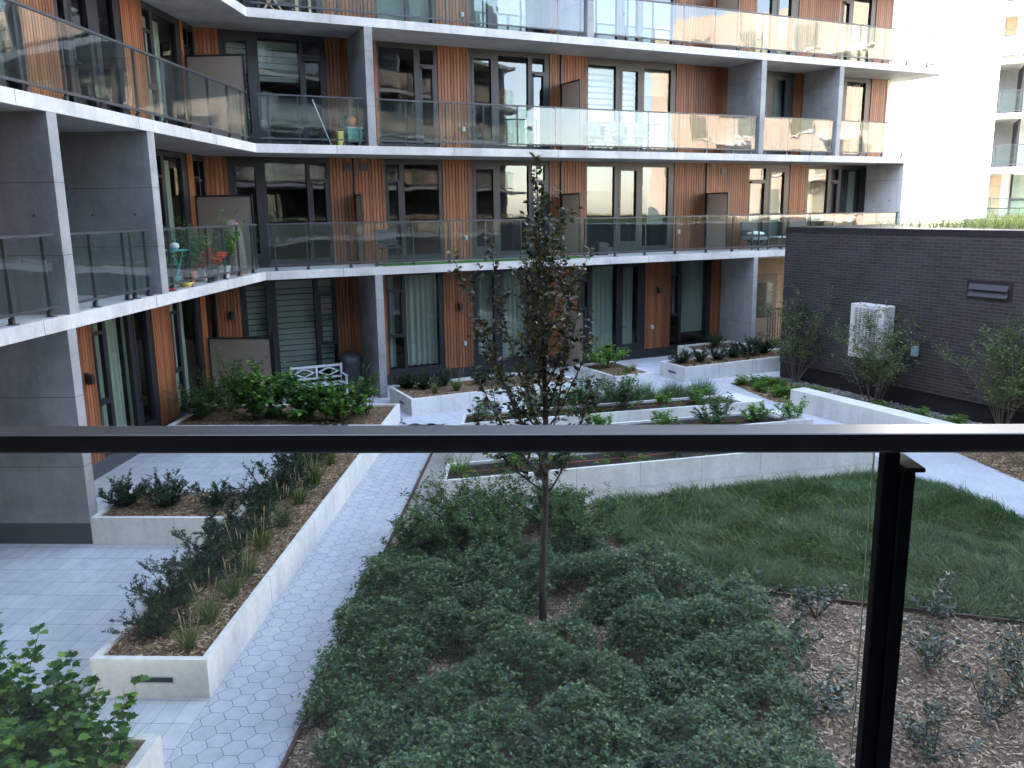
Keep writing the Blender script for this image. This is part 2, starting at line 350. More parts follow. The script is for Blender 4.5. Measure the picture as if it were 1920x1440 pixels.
def chips(rng, poly, n, z, L=(.03, .075), W=(.008, .022)):
    """bark chips: little tilted quads lying on a bed"""
    q = scatter(rng, poly, n); az = rng.uniform(0, 2*np.pi, n); d = np.stack([np.cos(az), np.sin(az), rng.uniform(-.25, .25, n)], -1)
    P = np.stack([q[:, 0], q[:, 1], z+rng.uniform(.002, .02, n)], -1)
    return leaves(P, d, rng.uniform(*L, n), rng.uniform(*W, n), np.array([(0, .5), (1, .4), (1, -.4), (0, -.5)]), rng, .8, 0, 0)
def clip(poly, ax, val, keep_greater):
    out = []
    for i in range(len(poly)):
        a, b_ = poly[i], poly[(i+1) % len(poly)]; ia = (a[ax] >= val) == keep_greater; ib = (b_[ax] >= val) == keep_greater
        if ia: out.append(a)
        if ia != ib:
            t = (val-a[ax])/(b_[ax]-a[ax]); out.append((a[0]+(b_[0]-a[0])*t, a[1]+(b_[1]-a[1])*t))
    return out
def fp(t, n): q = K+Md*t+Nd*n; return (float(q[0]), float(q[1]))   # facade coordinates -> plan

# ------------------------------------------------------------------ ground
tag(MB().sheet([(-400, -400), (400, -400), (400, 600), (-400, 600)], ZG-.06).build('ground', 'far_ground'), kind='structure')
HX0, HX1 = -3.40, -2.36
tag(MB().sheet([(-8.4, -2), (HX0, -2), (HX0, 19.2), (-3.3, 22.5), fp(16, 2.2), (-8.4, 22)], ZG-.012).sheet([(HX0, -2), (HX1, -2), (HX1, 18.6), (HX0, 19.2)], ZG-.012).sheet([(HX1, 17.2), (5.0, 19.4), (5.3, 21.4), (4.9, 23.2), fp(13.5, -3), fp(16, -3), fp(16, 2.2), (-3.3, 22.5), (HX0, 19.2), (HX1, 18.6)], ZG-.012).build('paving_joints', 'joint_sand'), kind='structure')
mb = MB()
def tile(x0, x1, y0, y1): mb.sheet([(x0, y0), (x1, y0), (x1, y1), (x0, y1)], ZG)
y = 7.05-.385*20; row = 0
while y < 18.7:
    x = HX0
    while x > -8.5:
        tile(x-.198+.0015, x-.0015, y+.0025, y+.385-.0025); x -= .198
    y += .385; row += 1
tag(mb.build('patio_paving', 'paver_tile'), kind='structure')
mb = MB(); hr = .1245; fl = hr*math.sqrt(3); cx = HX0-.02; i = 0
while cx < HX1+.2:
    yy = 4.0+(fl/2 if i % 2 else 0)
    while yy < 18.5:
        h = [(cx+(hr-.003)*math.cos(R(60*k)), yy+(hr-.003)*math.sin(R(60*k))) for k in range(6)]
        h = clip(clip(h, 0, HX0+.002, True), 0, HX1-.002, False)
        if len(h) > 2: mb.sheet(h, ZG)
        yy += fl
    cx += hr*1.5; i += 1
tag(mb.build('hex_path', 'hex_tile'), kind='structure')
# forecourt paving between planters and garden beds, running along the main facade
mb = MB(); FT = Frame(K, Md, Nd); FORE = [(HX0, 18.6), (HX1, 17.3), (5.1, 19.5), (5.5, 21.0), fp(11.9, -3.05), fp(16, -3.05), fp(16, 1.9), fp(-.8, 1.5), (-8.3, 18.7)]
rng = np.random.default_rng(3); tl = -2.4
for a in np.arange(-2, 16.2, .40):
    for n_ in np.arange(-6.6, 2, .30):
        c4 = [FT.at(a+.003, n_+.003, 0)[:2], FT.at(a+.397, n_+.003, 0)[:2], FT.at(a+.397, n_+.297, 0)[:2], FT.at(a+.003, n_+.297, 0)[:2]]
        cc = np.mean(c4, 0)
        if in_poly(np.array([cc[0]]), np.array([cc[1]]), FORE)[0]: mb.sheet(c4, ZG)
tag(mb.build('forecourt_paving', 'paver_tile'), kind='structure')
tag(MB().sheet([(HX1, 11.0), (.5, 12.2), (6.6, 14.6), (6.7, 15.8), (5.3, 19.3), (HX1, 17.5)], ZG-.008).build('gravel_strip', 'decomposed_gravel'), kind='structure')
tag(MB().sheet([(7.30, 10.5), (9.0, 10.5), (9.0, 14.2), (8.5, 17.0), (7.4, 18.8), fp(11.6, -5.3), fp(12.1, -2.95), (4.95, 23.1), (5.0, 21.2), (5.3, 19.2), (6.35, 15.9), (6.35, 14.75), (6.72, 14.15), (7.05, 13.4), (7.25, 12.6)], ZG-.004).build('side_walk', 'walk_concrete'), kind='structure')
# edging strips
def strip(pts, wd, h, mat, label):
    m = MB()
    for (x0, y0), (x1, y1) in zip(pts[:-1], pts[1:]):
        L = math.hypot(x1-x0, y1-y0); F = Frame((x0, y0), ((x1-x0)/L, (y1-y0)/L), (-(y1-y0)/L, (x1-x0)/L)); m.box(F, 0, L, -wd/2, wd/2, ZG-.05, ZG+h)
    tag(m.build('garden_edging', mat), label, 'edging')
strip([(-2.335, 4), (-2.335, 18.2)], .035, .035, 'corten', 'rusty brown steel edging strip along the right side of the hexagon path')
strip([(1.9, 10.15), (2.82, 9.86), (4.2, 9.48), (5.45, 9.14), (7.6, 8.5)], .03, .05, 'corten', 'thin metal edging strip between the lawn and the bark mulch')
# planting beds (setting)
rng = np.random.default_rng(5)
def bed(name, poly, z, mat, cmat, n, L=(.03, .075), W=(.008, .022)):
    s_ = tag(MB().sheet(poly, z).build(name, mat), kind='structure')
    if n: tag(faces_mesh(name+'_chips', chips(rng, poly, n, z, L, W), cmat), 'loose bark chips lying over the '+name.replace('_', ' '), 'bark chips', kind='stuff')
NEARBED = [(-2.31, 4), (9, 4), (9, 8.1), (7.6, 8.48), (5.45, 9.12), (4.2, 9.46), (2.8, 9.84), (1.9, 10.13), (1.2, 11.2), (.75, 13.2), (-1.5, 12.4), (-2.31, 11.6)]
bed('planting_bed', NEARBED, ZG-.002, 'grey_mulch_bed', 'grey_mulch_chip', 60000)
SIDEBED = [fp(11.75, -2.95), fp(13.5, -2.95), fp(13.5, -17), fp(12.2, -17), (8.3, 14.2), (7.85, 16.8), fp(11.5, -6.0), fp(11.2, -5.2)]
bed('side_bed', SIDEBED, ZG+.001, 'mulch_bed', 'mulch_chip', 30000, (.03, .08), (.01, .025))
# ------------------------------------------------------------------ lawn
LAWN = [(.78, 13.2), (2.36, 13.72), (3.56, 14.12), (4.8, 14.5), (6.01, 14.72), (6.45, 14.6), (6.75, 14.1), (7.05, 13.47), (7.25, 12.73), (7.32, 11), (7.32, 8.62), (5.45, 9.18), (4.2, 9.52), (2.82, 9.9), (1.9, 10.2), (1.2, 11.2), (.8, 12.4)]
tag(MB().sheet(LAWN, ZG+.002).build('lawn_soil', 'lawn_soil'), kind='structure')
rng = np.random.default_rng(11); n = 80000; q = scatter(rng, LAWN, n)
fld = 1.2*np.sin(q[:, 0]*2.1+1.3*np.sin(q[:, 1]*1.7))+1.1*np.cos(q[:, 1]*2.6+q[:, 0]*.8)+.7*np.sin(q[:, 0]*5.1-q[:, 1]*4.3)
lump = .5+.5*np.sin(q[:, 0]*4.2+1.5*np.sin(q[:, 1]*2.2))*np.cos(q[:, 1]*4.6+.8*np.sin(q[:, 0]*3))
tag(blades('lawn_grass', np.stack([q[:, 0], q[:, 1], np.full(n, ZG)], -1), fld+2.2+rng.normal(0, .75, n), rng.uniform(.16, .30, n)*(.55+.75*lump), rng.uniform(.25, 1.05, n), rng.uniform(.006, .0125, n), 'lawn_blade', seg=3, rng=rng, droop=1.9),
    'long dark green fescue lawn flopping in waves', 'grass', kind='stuff')

# ------------------------------------------------------------------ facade parts
def clad(parent, F, s0, s1, z0, z1, pitch=.095):
    if s1-s0 < .02: return
    m = MB(); n = max(1, round((s1-s0)/pitch)); p = (s1-s0)/n
    for i in range(n): m.box(F, s0+i*p+.0075, s0+(i+1)*p-.0075, -.03, .012, z0, z1)
    o = m.build('wood_cladding', 'wood_cladding', parent); MB().box(F, s0, s1, -.06, -.031, z0, z1).build('backing_board', 'brown_door', o)
def curtain(parent, F, a, b_, z0, z1, o=-.28, mat='curtain_cloth', per=.16, amp=.035, seed=0):
    rg = np.random.default_rng(seed+int(a*100) % 977); n = max(8, int((b_-a)/.02)); m = MB(); ph = rg.uniform(0, 6)
    prev = None
    for i in range(n+1):
        s = a+(b_-a)*i/n; oo = o+amp*math.sin(2*math.pi*s/per+ph+.8*math.sin(s*5))+.3*amp*math.sin(s*47)
        cur = (F.at(s, oo, z0+.01*math.sin(s*31)), F.at(s, oo*.9+o*.1, z1))
        if prev: m.quad(prev[0], cur[0], cur[1], prev[1])
        prev = cur
    m.build('curtain', mat, parent, smooth=True)
def blind(parent, F, a, b_, z0, z1, mat='blind_cloth', pitch=.15, o=-.22, gap=.026):
    m = MB(); z = z1
    while z-pitch > z0: m.box(F, a, b_, o-.004, o, z-pitch+gap, z); z -= pitch
    m.box(F, a, b_, o-.02, o+.02, z1, z1+.06).build('blind', mat, parent)
def window(parent, F, s0, s1, z0, z1, cells, sill=.2, head=.14, treat=(), rec=.07):
    """dark framed window; cells = (left, right, kind)"""
    m = MB(); fo, bo = -.03, -.03-rec
    m.box(F, s0, s1, bo, fo+.012, z0, z0+sill).box(F, s0, s1, bo, fo+.010, z1-head, z1)
    edges = [s0]+[e for c in cells for e in c[:2]]+[s1]
    for a, b_ in zip(edges[::2], edges[1::2]):
        if b_-a > .005: m.box(F, a, b_, bo, fo+.02, z0+sill, z1-head)
    g = MB(); lo, hi = z0+sill, z1-head
    for a, b_, k in cells:
        if k == 'door':
            m.box(F, a, a+.075, bo+.01, fo+.03, lo, hi).box(F, b_-.075, b_, bo+.01, fo+.03, lo, hi).box(F, a+.075, b_-.075, bo+.01, fo+.03, lo, lo+.16).box(F, a+.075, b_-.075, bo+.01, fo+.03, hi-.11, hi)
            hx = a+.035 if len(k) else b_; m.box(F, hx-.012, hx+.012, fo+.03, fo+.055, z0+1.0, z0+1.12).box(F, hx-.01, hx+.12, fo+.055, fo+.075, z0+1.06, z0+1.085)
        elif k == 'top':
            m.box(F, a, b_, bo+.01, fo+.015, hi-.42, hi-.36).box(F, a, a+.045, bo+.02, fo+.03, lo, hi-.42).box(F, b_-.045, b_, bo+.02, fo+.03, lo, hi-.42).box(F, a+.045, b_-.045, fo-.03, fo+.10, hi-.48, hi-.42)
        elif k == 'low':
            zz = lo+(hi-lo)*.36; m.box(F, a, b_, bo+.01, fo+.03, zz-.05, zz+.05).box(F, a, a+.05, bo+.02, fo+.03, zz+.05, hi-.4).box(F, b_-.05, b_, bo+.02, fo+.03, zz+.05, hi-.4).box(F, a+.05, b_-.05, bo+.02, fo+.03, hi-.46, hi-.4)
        g.box(F, a, b_, bo+.02, bo+.028, lo, hi)
    o = m.build('window', 'dark_frame', parent); g.build('pane', 'window_glass', o)
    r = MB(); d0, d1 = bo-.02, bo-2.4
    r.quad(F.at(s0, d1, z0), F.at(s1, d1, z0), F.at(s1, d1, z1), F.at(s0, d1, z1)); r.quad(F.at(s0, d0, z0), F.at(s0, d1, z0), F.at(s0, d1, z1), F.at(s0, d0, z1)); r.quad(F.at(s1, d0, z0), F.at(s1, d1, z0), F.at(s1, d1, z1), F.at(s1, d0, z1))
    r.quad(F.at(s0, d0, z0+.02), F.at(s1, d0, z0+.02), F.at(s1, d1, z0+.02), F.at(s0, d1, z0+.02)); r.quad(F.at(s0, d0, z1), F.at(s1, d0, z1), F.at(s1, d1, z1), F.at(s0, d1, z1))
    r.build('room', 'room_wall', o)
    for i, tr in enumerate(treat):
        kind, a, b_ = tr[:3]
        if kind == 'curtain': curtain(o, F, a, b_, lo+.02, hi-.05, seed=i)
        elif kind == 'blind': blind(o, F, a, b_, lo+(tr[3] if len(tr) > 3 else .05), hi-.1)
        elif kind == 'zebra': blind(o, F, a, b_, lo+.9, hi-.1, 'white_blind', .17, -.2, .06)
        elif kind == 'sheet': MB().box(F, a, b_, -.24, -.235, lo+(tr[3] if len(tr) > 3 else .1), hi).build('blind', 'blind_cloth', o)
    return o
def railing(parent, F, s0, s1, z, posts, o=-.10, h=1.13, glass_ends=.02):
    m = MB(); m.box(F, s0, s1, o-.025, o+.025, z+h-.035, z+h).box(F, s0, s1, o-.018, o+.018, z+.115, z+.15)
    for p in posts:
        m.box(F, p-.012, p+.012, o-.06, o-.012, z+.06, z+h-.035)
        m.box(F, p-.05, p+.05, o-.09, o+.03, z+.001, z+.012).box(F, p-.03, p+.03, o-.075, o-.02, z+.012, z+.085)
    r = m.build('balcony_railing', 'rail_metal', parent); g = MB(); ed = sorted(set([s0+.01]+[p for p in posts if s0+.1 < p < s1-.1]+[s1-.01]))
    for a, b_ in zip(ed[:-1], ed[1:]): g.box(F, a+.006, b_-.006, o-.006, o+.006, z+.15, z+h-.035)
    g.build('glass_panel', 'railing_glass', r); return r
def screen(parent, F, s, z0, z1, n0, n1, post=False):
    """privacy screen standing out from the wall at s"""
    m = MB().box(F, s-.02, s+.02, n0, n1, z1-.04, z1).box(F, s-.02, s+.02, n1-.04, n1, z0, z1-.04).box(F, s-.02, s+.02, n0, n0+.04, z0, z1-.04)
    if post: m.box(F, s-.035, s+.035, n1, n1+.07, z0-.1, z1+.12)
    o = m.build('privacy_screen', 'dark_frame', parent); MB().box(F, s-.008, s+.008, n0+.04, n1-.04, z0, z1-.04).build('screen_panel', 'frosted_panel', o)
def lamp(parent, F, s, z):
    o = MB().box(F, s-.05, s+.05, .012, .05, z-.08, z+.10).box(F, s-.055, s+.055, .05, .15, z-.12, z+.06).build('wall_lamp', 'black_rail', parent, .006)
def outlet(parent, F, s, z): MB().box(F, s-.045, s+.045, .012, .06, z-.07, z+.06).box(F, s-.035, s+.035, .06, .085, z-.05, z+.05).build('outlet_box', 'light_grey_box', parent, .006)
def vent(parent, F, s, z):
    m = MB().box(F, s-.1, s+.1, .012, .03, z-.1, z+.1)
    for i in range(4): m.box(F, s-.08, s+.08, .03, .05, z-.08+i*.042, z-.06+i*.042)
    m.build('vent_grille', 'rail_metal', parent)

# ------------------------------------------------------------------ the apartment building round the courtyard
A = thing('apartment_building', 'concrete apartment building with orange brown slatted cladding and glass railed balconies bending round the courtyard', 'building', (-6.73, 19.9, ZG))
A.location = (0, 0, 0)
def slab_poly(te, back=9): return [(-6.732, -14), tuple(K), fp(te, 0), fp(te, back), fp(-6.8, back), (-17, -14)]
def slab(z, te):
    o = MB().prism(slab_poly(te), z-TH, z).build('floor_slab', 'slab_concrete', A, .012)
    j = MB()
    for t in np.arange(1.9, te, 3.05): j.box(FS, t-.005, t+.005, -.004, .003, z-TH+.002, z-.002)
    for yv in np.arange(4.3, 19, 3.3): j.box(FE, yv-.005, yv+.005, -.004, .003, z-TH+.002, z-.002)
    join_into(o, j, 'joint_sand')
slab(Z2, 21.75); slab(Z3, 21.75); slab(Z4, 23.2); slab(Z5, 23.2)
def part_main(t0, t1, z0, z1):
    o = MB().box(FS, t0, t1, -NW-.02, -.004, z0, z1).build('partition_wall', 'partition_concrete' if t0 < 21 else 'white_render', A, .01)  # end partition gets paler render to stand in for glare and bounced light
    j = MB().box(FS, t0-.0025, t1+.0025, -NW, -.0015, z0+(z1-z0)*.34, z0+(z1-z0)*.34+.008).box(FS, t0-.0025, t1+.0025, -NW, -.0015, z0+(z1-z0)*.80, z0+(z1-z0)*.80+.008)
    for nn in (-.5, -1.15): 
        c = FS.at(t0-.001, nn, z0+(z1-z0)*.55); j.tube([c, FS.at(t0-.004, nn, z0+(z1-z0)*.55)], .02, 10)
    join_into(o, j, 'joint_sand')
def part_wing(y0, y1, z0, z1):
    o = MB().box(FE, y0, y1, -1.62, -.004, z0, z1).build('partition_wall', 'partition_concrete', A, .01)
    j = MB()
    for f in (.30, .66): j.box(FE, y0-.0025, y1+.0025, -1.6, -.0015, z0+(z1-z0)*f, z0+(z1-z0)*f+.009)
    for nn in (-.35, -1.1): j.tube([FE.at(y0-.001, nn, z0+(z1-z0)*.5), FE.at(y0-.004, nn, z0+(z1-z0)*.5)], .022, 10)
    join_into(o, j, 'joint_sand')
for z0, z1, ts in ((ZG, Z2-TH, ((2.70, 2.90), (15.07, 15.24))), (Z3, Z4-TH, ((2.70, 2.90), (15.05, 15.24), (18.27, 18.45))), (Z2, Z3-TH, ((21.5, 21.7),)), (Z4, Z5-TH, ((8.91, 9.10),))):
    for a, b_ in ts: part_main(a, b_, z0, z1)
for z0, z1, ys in ((ZG+.32, Z2-TH, ((11.43, 11.65),)), (Z2, Z3-TH, ((11.55, 11.79), (14.46, 14.72), (8.6, 8.8)))):
    for a, b_ in ys: part_wing(a, b_, z0, z1)
MB().box(FE, 11.425, 11.655, -1.62, -.002, ZG, ZG+.32).build('wall_plinth', 'grey_plinth', A)
# wall core behind cladding and the storeys above
core = MB(); TC = -.98                                                        # t of the inner corner
for za, zb in ((Z5, 14.5),): core.prism([(-6.95, -14), tuple(K+Nd*.2), fp(23, .3), fp(23, 9), fp(-6.8, 9), (-17, -14)], za, zb)
core.build('upper_storeys', 'slab_concrete', A)
for za, zb in ((ZG, Z2-TH), (Z2, Z3-TH), (Z3, Z4-TH), (Z4, Z5-TH)):
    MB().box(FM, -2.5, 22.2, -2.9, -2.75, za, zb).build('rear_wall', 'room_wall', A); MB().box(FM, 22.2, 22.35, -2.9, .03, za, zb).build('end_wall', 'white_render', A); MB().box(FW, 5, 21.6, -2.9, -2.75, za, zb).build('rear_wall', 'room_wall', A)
def segs(F, z0, z1, orange, pitch=.095):
    for a, b_ in orange: clad(A, F, a, b_, z0, z1, pitch)
# --- main wall, third storey (between slabs 3 and 4)
z0, z1 = Z3, Z4-TH
segs(FM, z0, z1, [(TC, -.44), (2.12, 2.70), (2.90, 3.48), (5.16, 6.08), (8.58, 8.93), (8.97, 9.82), (13.03, 15.05), (17.84, 18.27), (21.44, 22.23)])
window(A, FM, -.44, 2.12, z0, z1, [(-.34, .28, 'door'), (.47, 1.47, 'g'), (1.56, 2.02, 'top')], treat=(('blind', -.34, .28, .5), ('blind', .47, 1.47, 1.3)))
window(A, FM, 3.48, 5.16, z0, z1, [(3.53, 4.5, 'g'), (4.66, 5.05, 'top')])
window(A, FM, 6.08, 8.58, z0, z1, [(6.15, 6.82, 'door'), (6.97, 7.9, 'g'), (8.03, 8.43, 'top')])
window(A, FM, 9.82, 13.03, z0, z1, [(9.88, 10.84, 'g'), (11.0, 11.70, 'door'), (11.86, 12.84, 'g')], head=.2, treat=(('zebra', 9.88, 10.84), ('zebra', 11.07, 11.6), ('sheet', 11.9, 12.8, 1.6)))
window(A, FM, 16.6, 17.84, z0, z1, [(16.98, 17.56, 'door')], treat=(('sheet', 16.98, 17.56),)); clad(A, FM, 15.24, 16.6, z0, z1)
window(A, FM, 20.1, 21.44, z0, z1, [(20.28, 21.18, 'g')], treat=(('curtain', 20.9, 21.18),)); clad(A, FM, 18.45, 20.1, z0, z1)
MB().box(FM, 8.93, 8.97, -.02, .06, z0, z1).build('downpipe', 'dark_frame', A)
screen(A, FM, 8.95, z0+.08, z0+1.95, .06, 1.12); screen(A, FW, 20.02, z0+.08, z0+1.98, .06, 1.42)
outlet(A, FM, 5.86, z0+.62)
# --- second storey
z0, z1 = Z2, Z3-TH
segs(FM, z0, z1, [(TC, -.46), (2.07, 2.70), (2.74, 3.56), (5.21, 6.06), (8.56, 8.93), (8.97, 9.83), (13.05, 14.29), (14.33, 16.09), (17.88, 18.67), (21.5, 22.2)])
window(A, FM, -.46, 2.07, z0, z1, [(-.34, .27, 'door'), (.45, 1.48, 'g'), (1.57, 2.0, 'low')])
window(A, FM, 3.56, 5.21, z0, z1, [(3.6, 3.97, 'low'), (4.1, 5.1, 'g')])
window(A, FM, 6.06, 8.56, z0, z1, [(6.14, 6.83, 'door'), (6.97, 7.89, 'g'), (8.0, 8.42, 'low')])
window(A, FM, 9.83, 13.05, z0, z1, [(9.86, 10.83, 'g'), (10.98, 11.7, 'door'), (11.86, 12.84, 'g')], treat=(('sheet', 9.9, 10.8, 1.7), ('sheet', 12.2, 12.8, .7)))
window(A, FM, 16.09, 17.88, z0, z1, [(16.12, 16.82, 'top'), (16.98, 17.72, 'door')], treat=(('sheet', 16.12, 16.82), ('sheet', 17.05, 17.65)))
window(A, FM, 18.67, 21.5, z0, z1, [(18.74, 19.66, 'g'), (19.8, 20.14, 'top'), (20.27, 21.22, 'g')], treat=(('curtain', 18.74, 19.1), ('curtain', 20.9, 21.22)))
MB().box(FM, 2.70, 2.74, -.02, .06, z0, z1).build('downpipe', 'dark_frame', A); MB().box(FM, 8.93, 8.97, -.02, .06, z0, z1).build('downpipe', 'dark_frame', A); MB().box(FM, 14.29, 14.33, -.02, .06, z0, z1).build('downpipe', 'dark_frame', A)
screen(A, FM, 2.72, z0+.08, z0+1.82, .06, .62); screen(A, FM, 8.95, z0+.08, z0+1.82, .06, 1.12); screen(A, FM, 14.31, z0+.08, z0+1.82, .06, 1.12); screen(A, FW, 19.87, z0+.08, z0+1.80, .06, 1.42)
outlet(A, FM, 5.86, z0+.62); outlet(A, FM, 13.25, z0+.62); outlet(A, FM, 18.2, z0+.62); vent(A, FM, 2.55, z1-.22); vent(A, FM, 2.98, z1-.22); vent(A, FM, 14.98, z1-.25)
# --- ground storey
z0, z1 = ZG, Z2-TH
segs(FM, z0+.30, z1, [(TC, -.40), (2.06, 2.70), (2.90, 3.46), (5.13, 6.03), (8.5, 9.52), (12.02, 13.01), (14.66, 15.07)], .088)
window(A, FM, -.40, 2.06, z0, z1, [(-.32, .32, 'door'), (.5, 1.5, 'g'), (1.6, 2.02, 'low')], sill=.35, treat=(('blind', -.3, .3), ('blind', .5, 1.5), ('blind', 1.6, 2.0)))
window(A, FM, 3.46, 5.13, z0, z1, [(3.5, 3.93, 'low'), (4.02, 5.0, 'g')], sill=.42, treat=(('curtain', 3.5, 3.75), ('curtain', 4.0, 5.02)))
window(A, FM, 6.03, 8.5, z0, z1, [(6.12, 6.8, 'door'), (6.97, 7.9, 'g'), (8.0, 8.4, 'low')], sill=.38, treat=(('curtain', 6.1, 6.8), ('curtain', 6.95, 7.9)))
window(A, FM, 9.52, 12.02, z0, z1, [(9.56, 9.93, 'top'), (10.05, 10.97, 'g'), (11.1, 11.82, 'door')], sill=.35, treat=(('curtain', 9.56, 9.95), ('curtain', 10.05, 11.0), ('curtain', 11.17, 11.75)))
window(A, FM, 13.01, 14.66, z0, z1, [(13.05, 13.38, 'low'), (13.48, 14.52, 'g')], sill=.35, treat=(('sheet', 13.05, 13.38, .9), ('sheet', 13.48, 14.5, .35)))
for a, b_ in ((TC, 2.70), (2.90, 15.07)): MB().box(FM, a, b_, -.10, -.022 if False else .002, z0, z0+.30).build('wall_plinth', 'black_plinth', A)
lamp(A, FM, -.06-.55+.0, z0+2.25) if False else lamp(A, FM, -.62, z0+2.25)
lamp(A, FM, 5.62, z0+2.1); lamp(A, FM, 12.52, z0+2.2); outlet(A, FM, 5.75, z0+1.0); outlet(A, FM, 12.3, z0+1.0)
screen(A, FW, 19.9, z0+.12, z0+1.82, .06, 1.62, True); screen(A, FM, 9.0, z0+.12, z0+1.85, .1, 1.3, True)
# passage at the right end: timber soffit and a door with a glass panel
p_ = MB().box(FM, 15.24, 21.6, -.06, 0, z0, z1).build('passage_wall', 'soffit_wood', A)
MB().box(FM, 16.4, 17.5, .001, .05, z0, z0+2.5).build('door', 'brown_door', A); MB().box(FM, 16.62, 17.28, .051, .062, z0+1.0, z0+2.2).build('door_glass', 'window_glass', A)
m = MB()
for k in range(9): m.box(FM, 15.26, 21.6, .02+k*.17, .15+k*.17, z1-.05, z1-.012)
m.build('passage_soffit', 'soffit_wood', A)
# --- fourth storey
z0, z1 = Z4, Z5-TH
segs(FM, z0, z1, [(TC, -.44), (2.12, 3.49), (5.15, 6.12), (8.58, 8.91), (9.10, 9.86), (12.95, 16.11), (17.89, 19.75), (21.42, 22.2)])
window(A, FM, -.44, 2.12, z0, z1, [(-.34, .28, 'door'), (.47, 1.47, 'g'), (1.56, 2.02, 'top')])
window(A, FM, 3.49, 5.15, z0, z1, [(3.55, 4.31, 'g'), (4.43, 5.05, 'g')], treat=(('sheet', 3.55, 5.05),))
window(A, FM, 6.12, 8.58, z0, z1, [(6.2, 6.75, 'door'), (6.98, 7.9, 'g'), (8.03, 8.43, 'top')], treat=(('curtain', 6.2, 6.75),))
window(A, FM, 9.86, 12.95, z0, z1, [(9.92, 10.86, 'g'), (11.05, 11.66, 'door'), (11.78, 12.85, 'g')])
window(A, FM, 16.11, 17.89, z0, z1, [(16.14, 16.75, 'g'), (16.98, 17.64, 'door')])
window(A, FM, 19.75, 21.42, z0, z1, [(19.87, 20.2, 'top'), (20.35, 21.2, 'g')])
screen(A, FM, 14.44, z0+.08, z0+1.82, .06, 1.12); outlet(A, FM, 5.9, z0+.62)
# --- wing wall
YC = 20.78
for z0, z1, orange, wins in (
    (Z3, Z4-TH, [(13.81, 14.85), (17.2, 18.1), (19.95, 20.1), (6, 11.0)], [(14.85, 17.2, [(15.0, 15.2, 'g'), (15.35, 16.02, 'door'), (16.36, 16.95, 'g')], (('curtain', 15.5, 15.9),)), (18.1, 19.95, [(18.16, 18.5, 'low'), (18.62, 19.75, 'g')], (('curtain', 18.62, 19.4),)), (20.1, YC, [(20.16, 20.36, 'top'), (20.42, 20.7, 'g')], ()), (11.0, 13.81, [(11.1, 12.2, 'g'), (12.4, 13.2, 'door'), (13.3, 13.7, 'g')], ())]),
    (Z2, Z3-TH, [(14.72, 15.3), (17.2, 17.9), (19.72, 20.02), (11.79, 12.3), (6, 11.55)], [(15.3, 17.2, [(15.4, 16.2, 'g'), (16.4, 17.1, 'door')], ()), (17.9, 19.72, [(17.96, 18.4, 'low'), (18.55, 19.45, 'g')], (('curtain', 18.6, 19.3),)), (20.02, YC, [(20.08, 20.4, 'top'), (20.45, 20.7, 'g')], ()), (12.3, 14.46, [(12.4, 13.2, 'g'), (13.4, 14.2, 'door')], ())]),
    (ZG, Z2-TH, [(14.0, 14.84), (17.23, 18.1), (19.75, 20.06), (11.65, 12.6)], [(14.84, 17.23, [(14.9, 15.28, 'low'), (15.4, 16.25, 'g'), (16.42, 17.08, 'door')], (('curtain', 14.9, 15.1), ('curtain', 15.42, 16.3), ('curtain', 16.45, 16.7))), (18.1, 19.75, [(18.14, 18.5, 'low'), (18.62, 19.55, 'g')], (('curtain', 18.14, 18.3), ('curtain', 18.6, 19.4))), (20.06, YC, [(20.12, 20.7, 'g')], ()), (12.6, 14.0, [(12.7, 13.9, 'g')], ())])):
    zz = z0+(.30 if z0 == ZG else 0)
    for a, b_ in orange: clad(A, FW, a, b_, zz, z1, .09)
    for a, b_, cells, tr in wins: window(A, FW, a, b_, z0, z1, cells, sill=.35 if z0 == ZG else .2, treat=tr)
MB().box(FW, 11.65, YC, -.10, .004, ZG, ZG+.30).build('wall_plinth', 'grey_plinth', A)
lamp(A, FW, 14.5, ZG+1.9); MB().box(FW, 6, 11.4, -.3, 0, ZG, Z2-TH).build('rear_wall', 'partition_concrete', A)
# --- railings
railing(A, FS, .13, 2.66, Z3, [.35, 1.05, 2.13, 2.5]); railing(A, FS, 2.94, 15.0, Z3, [3.05, 3.72, 4.79, 5.84, 6.83, 7.96, 8.97, 10.02, 11.02, 12.1, 13.14, 14.15, 14.85])
railing(A, FS, 15.28, 18.22, Z3, [15.42, 16.31, 17.37, 18.1]); railing(A, FS, 18.5, 21.6, Z3, [18.6, 19.49, 20.56, 21.5])
railing(A, FS, .13, 21.6, Z2, [.3, 1.07, 2.14, 2.8, 3.79, 4.79, 5.84, 6.9, 7.9, 8.94, 9.96, 11.0, 12.1, 13.26, 14.28, 15.34, 16.32, 17.4, 18.5, 19.5, 20.5, 21.5])
railing(A, FS, .13, 8.86, Z4, [.3, 1.07, 2.11, 2.76, 3.82, 4.87, 5.89, 6.96, 8.04, 8.75]); railing(A, FS, 9.14, 23.0, Z4, [9.25, 10.27, 11.11, 12.18, 13.28, 14.27, 15.11, 16.26, 17.27, 18.21, 19.2, 20.3, 21.4, 22.4])
railing(A, FE, 5.0, 19.77, Z3, [6.2, 7.3, 8.4, 9.5, 10.4, 11.41, 12.33, 13.32, 14.49, 15.53, 16.62, 17.6, 18.67, 19.5])
railing(A, FE, 11.83, 14.42, Z2, [12.5, 13.5, 13.75, 14.24]); railing(A, FE, 8.84, 11.51, Z2, [9.4, 10.46, 11.3]); railing(A, FE, 14.76, 19.77, Z2, [15.17, 16.0, 16.9, 17.75, 18.6, 19.5])

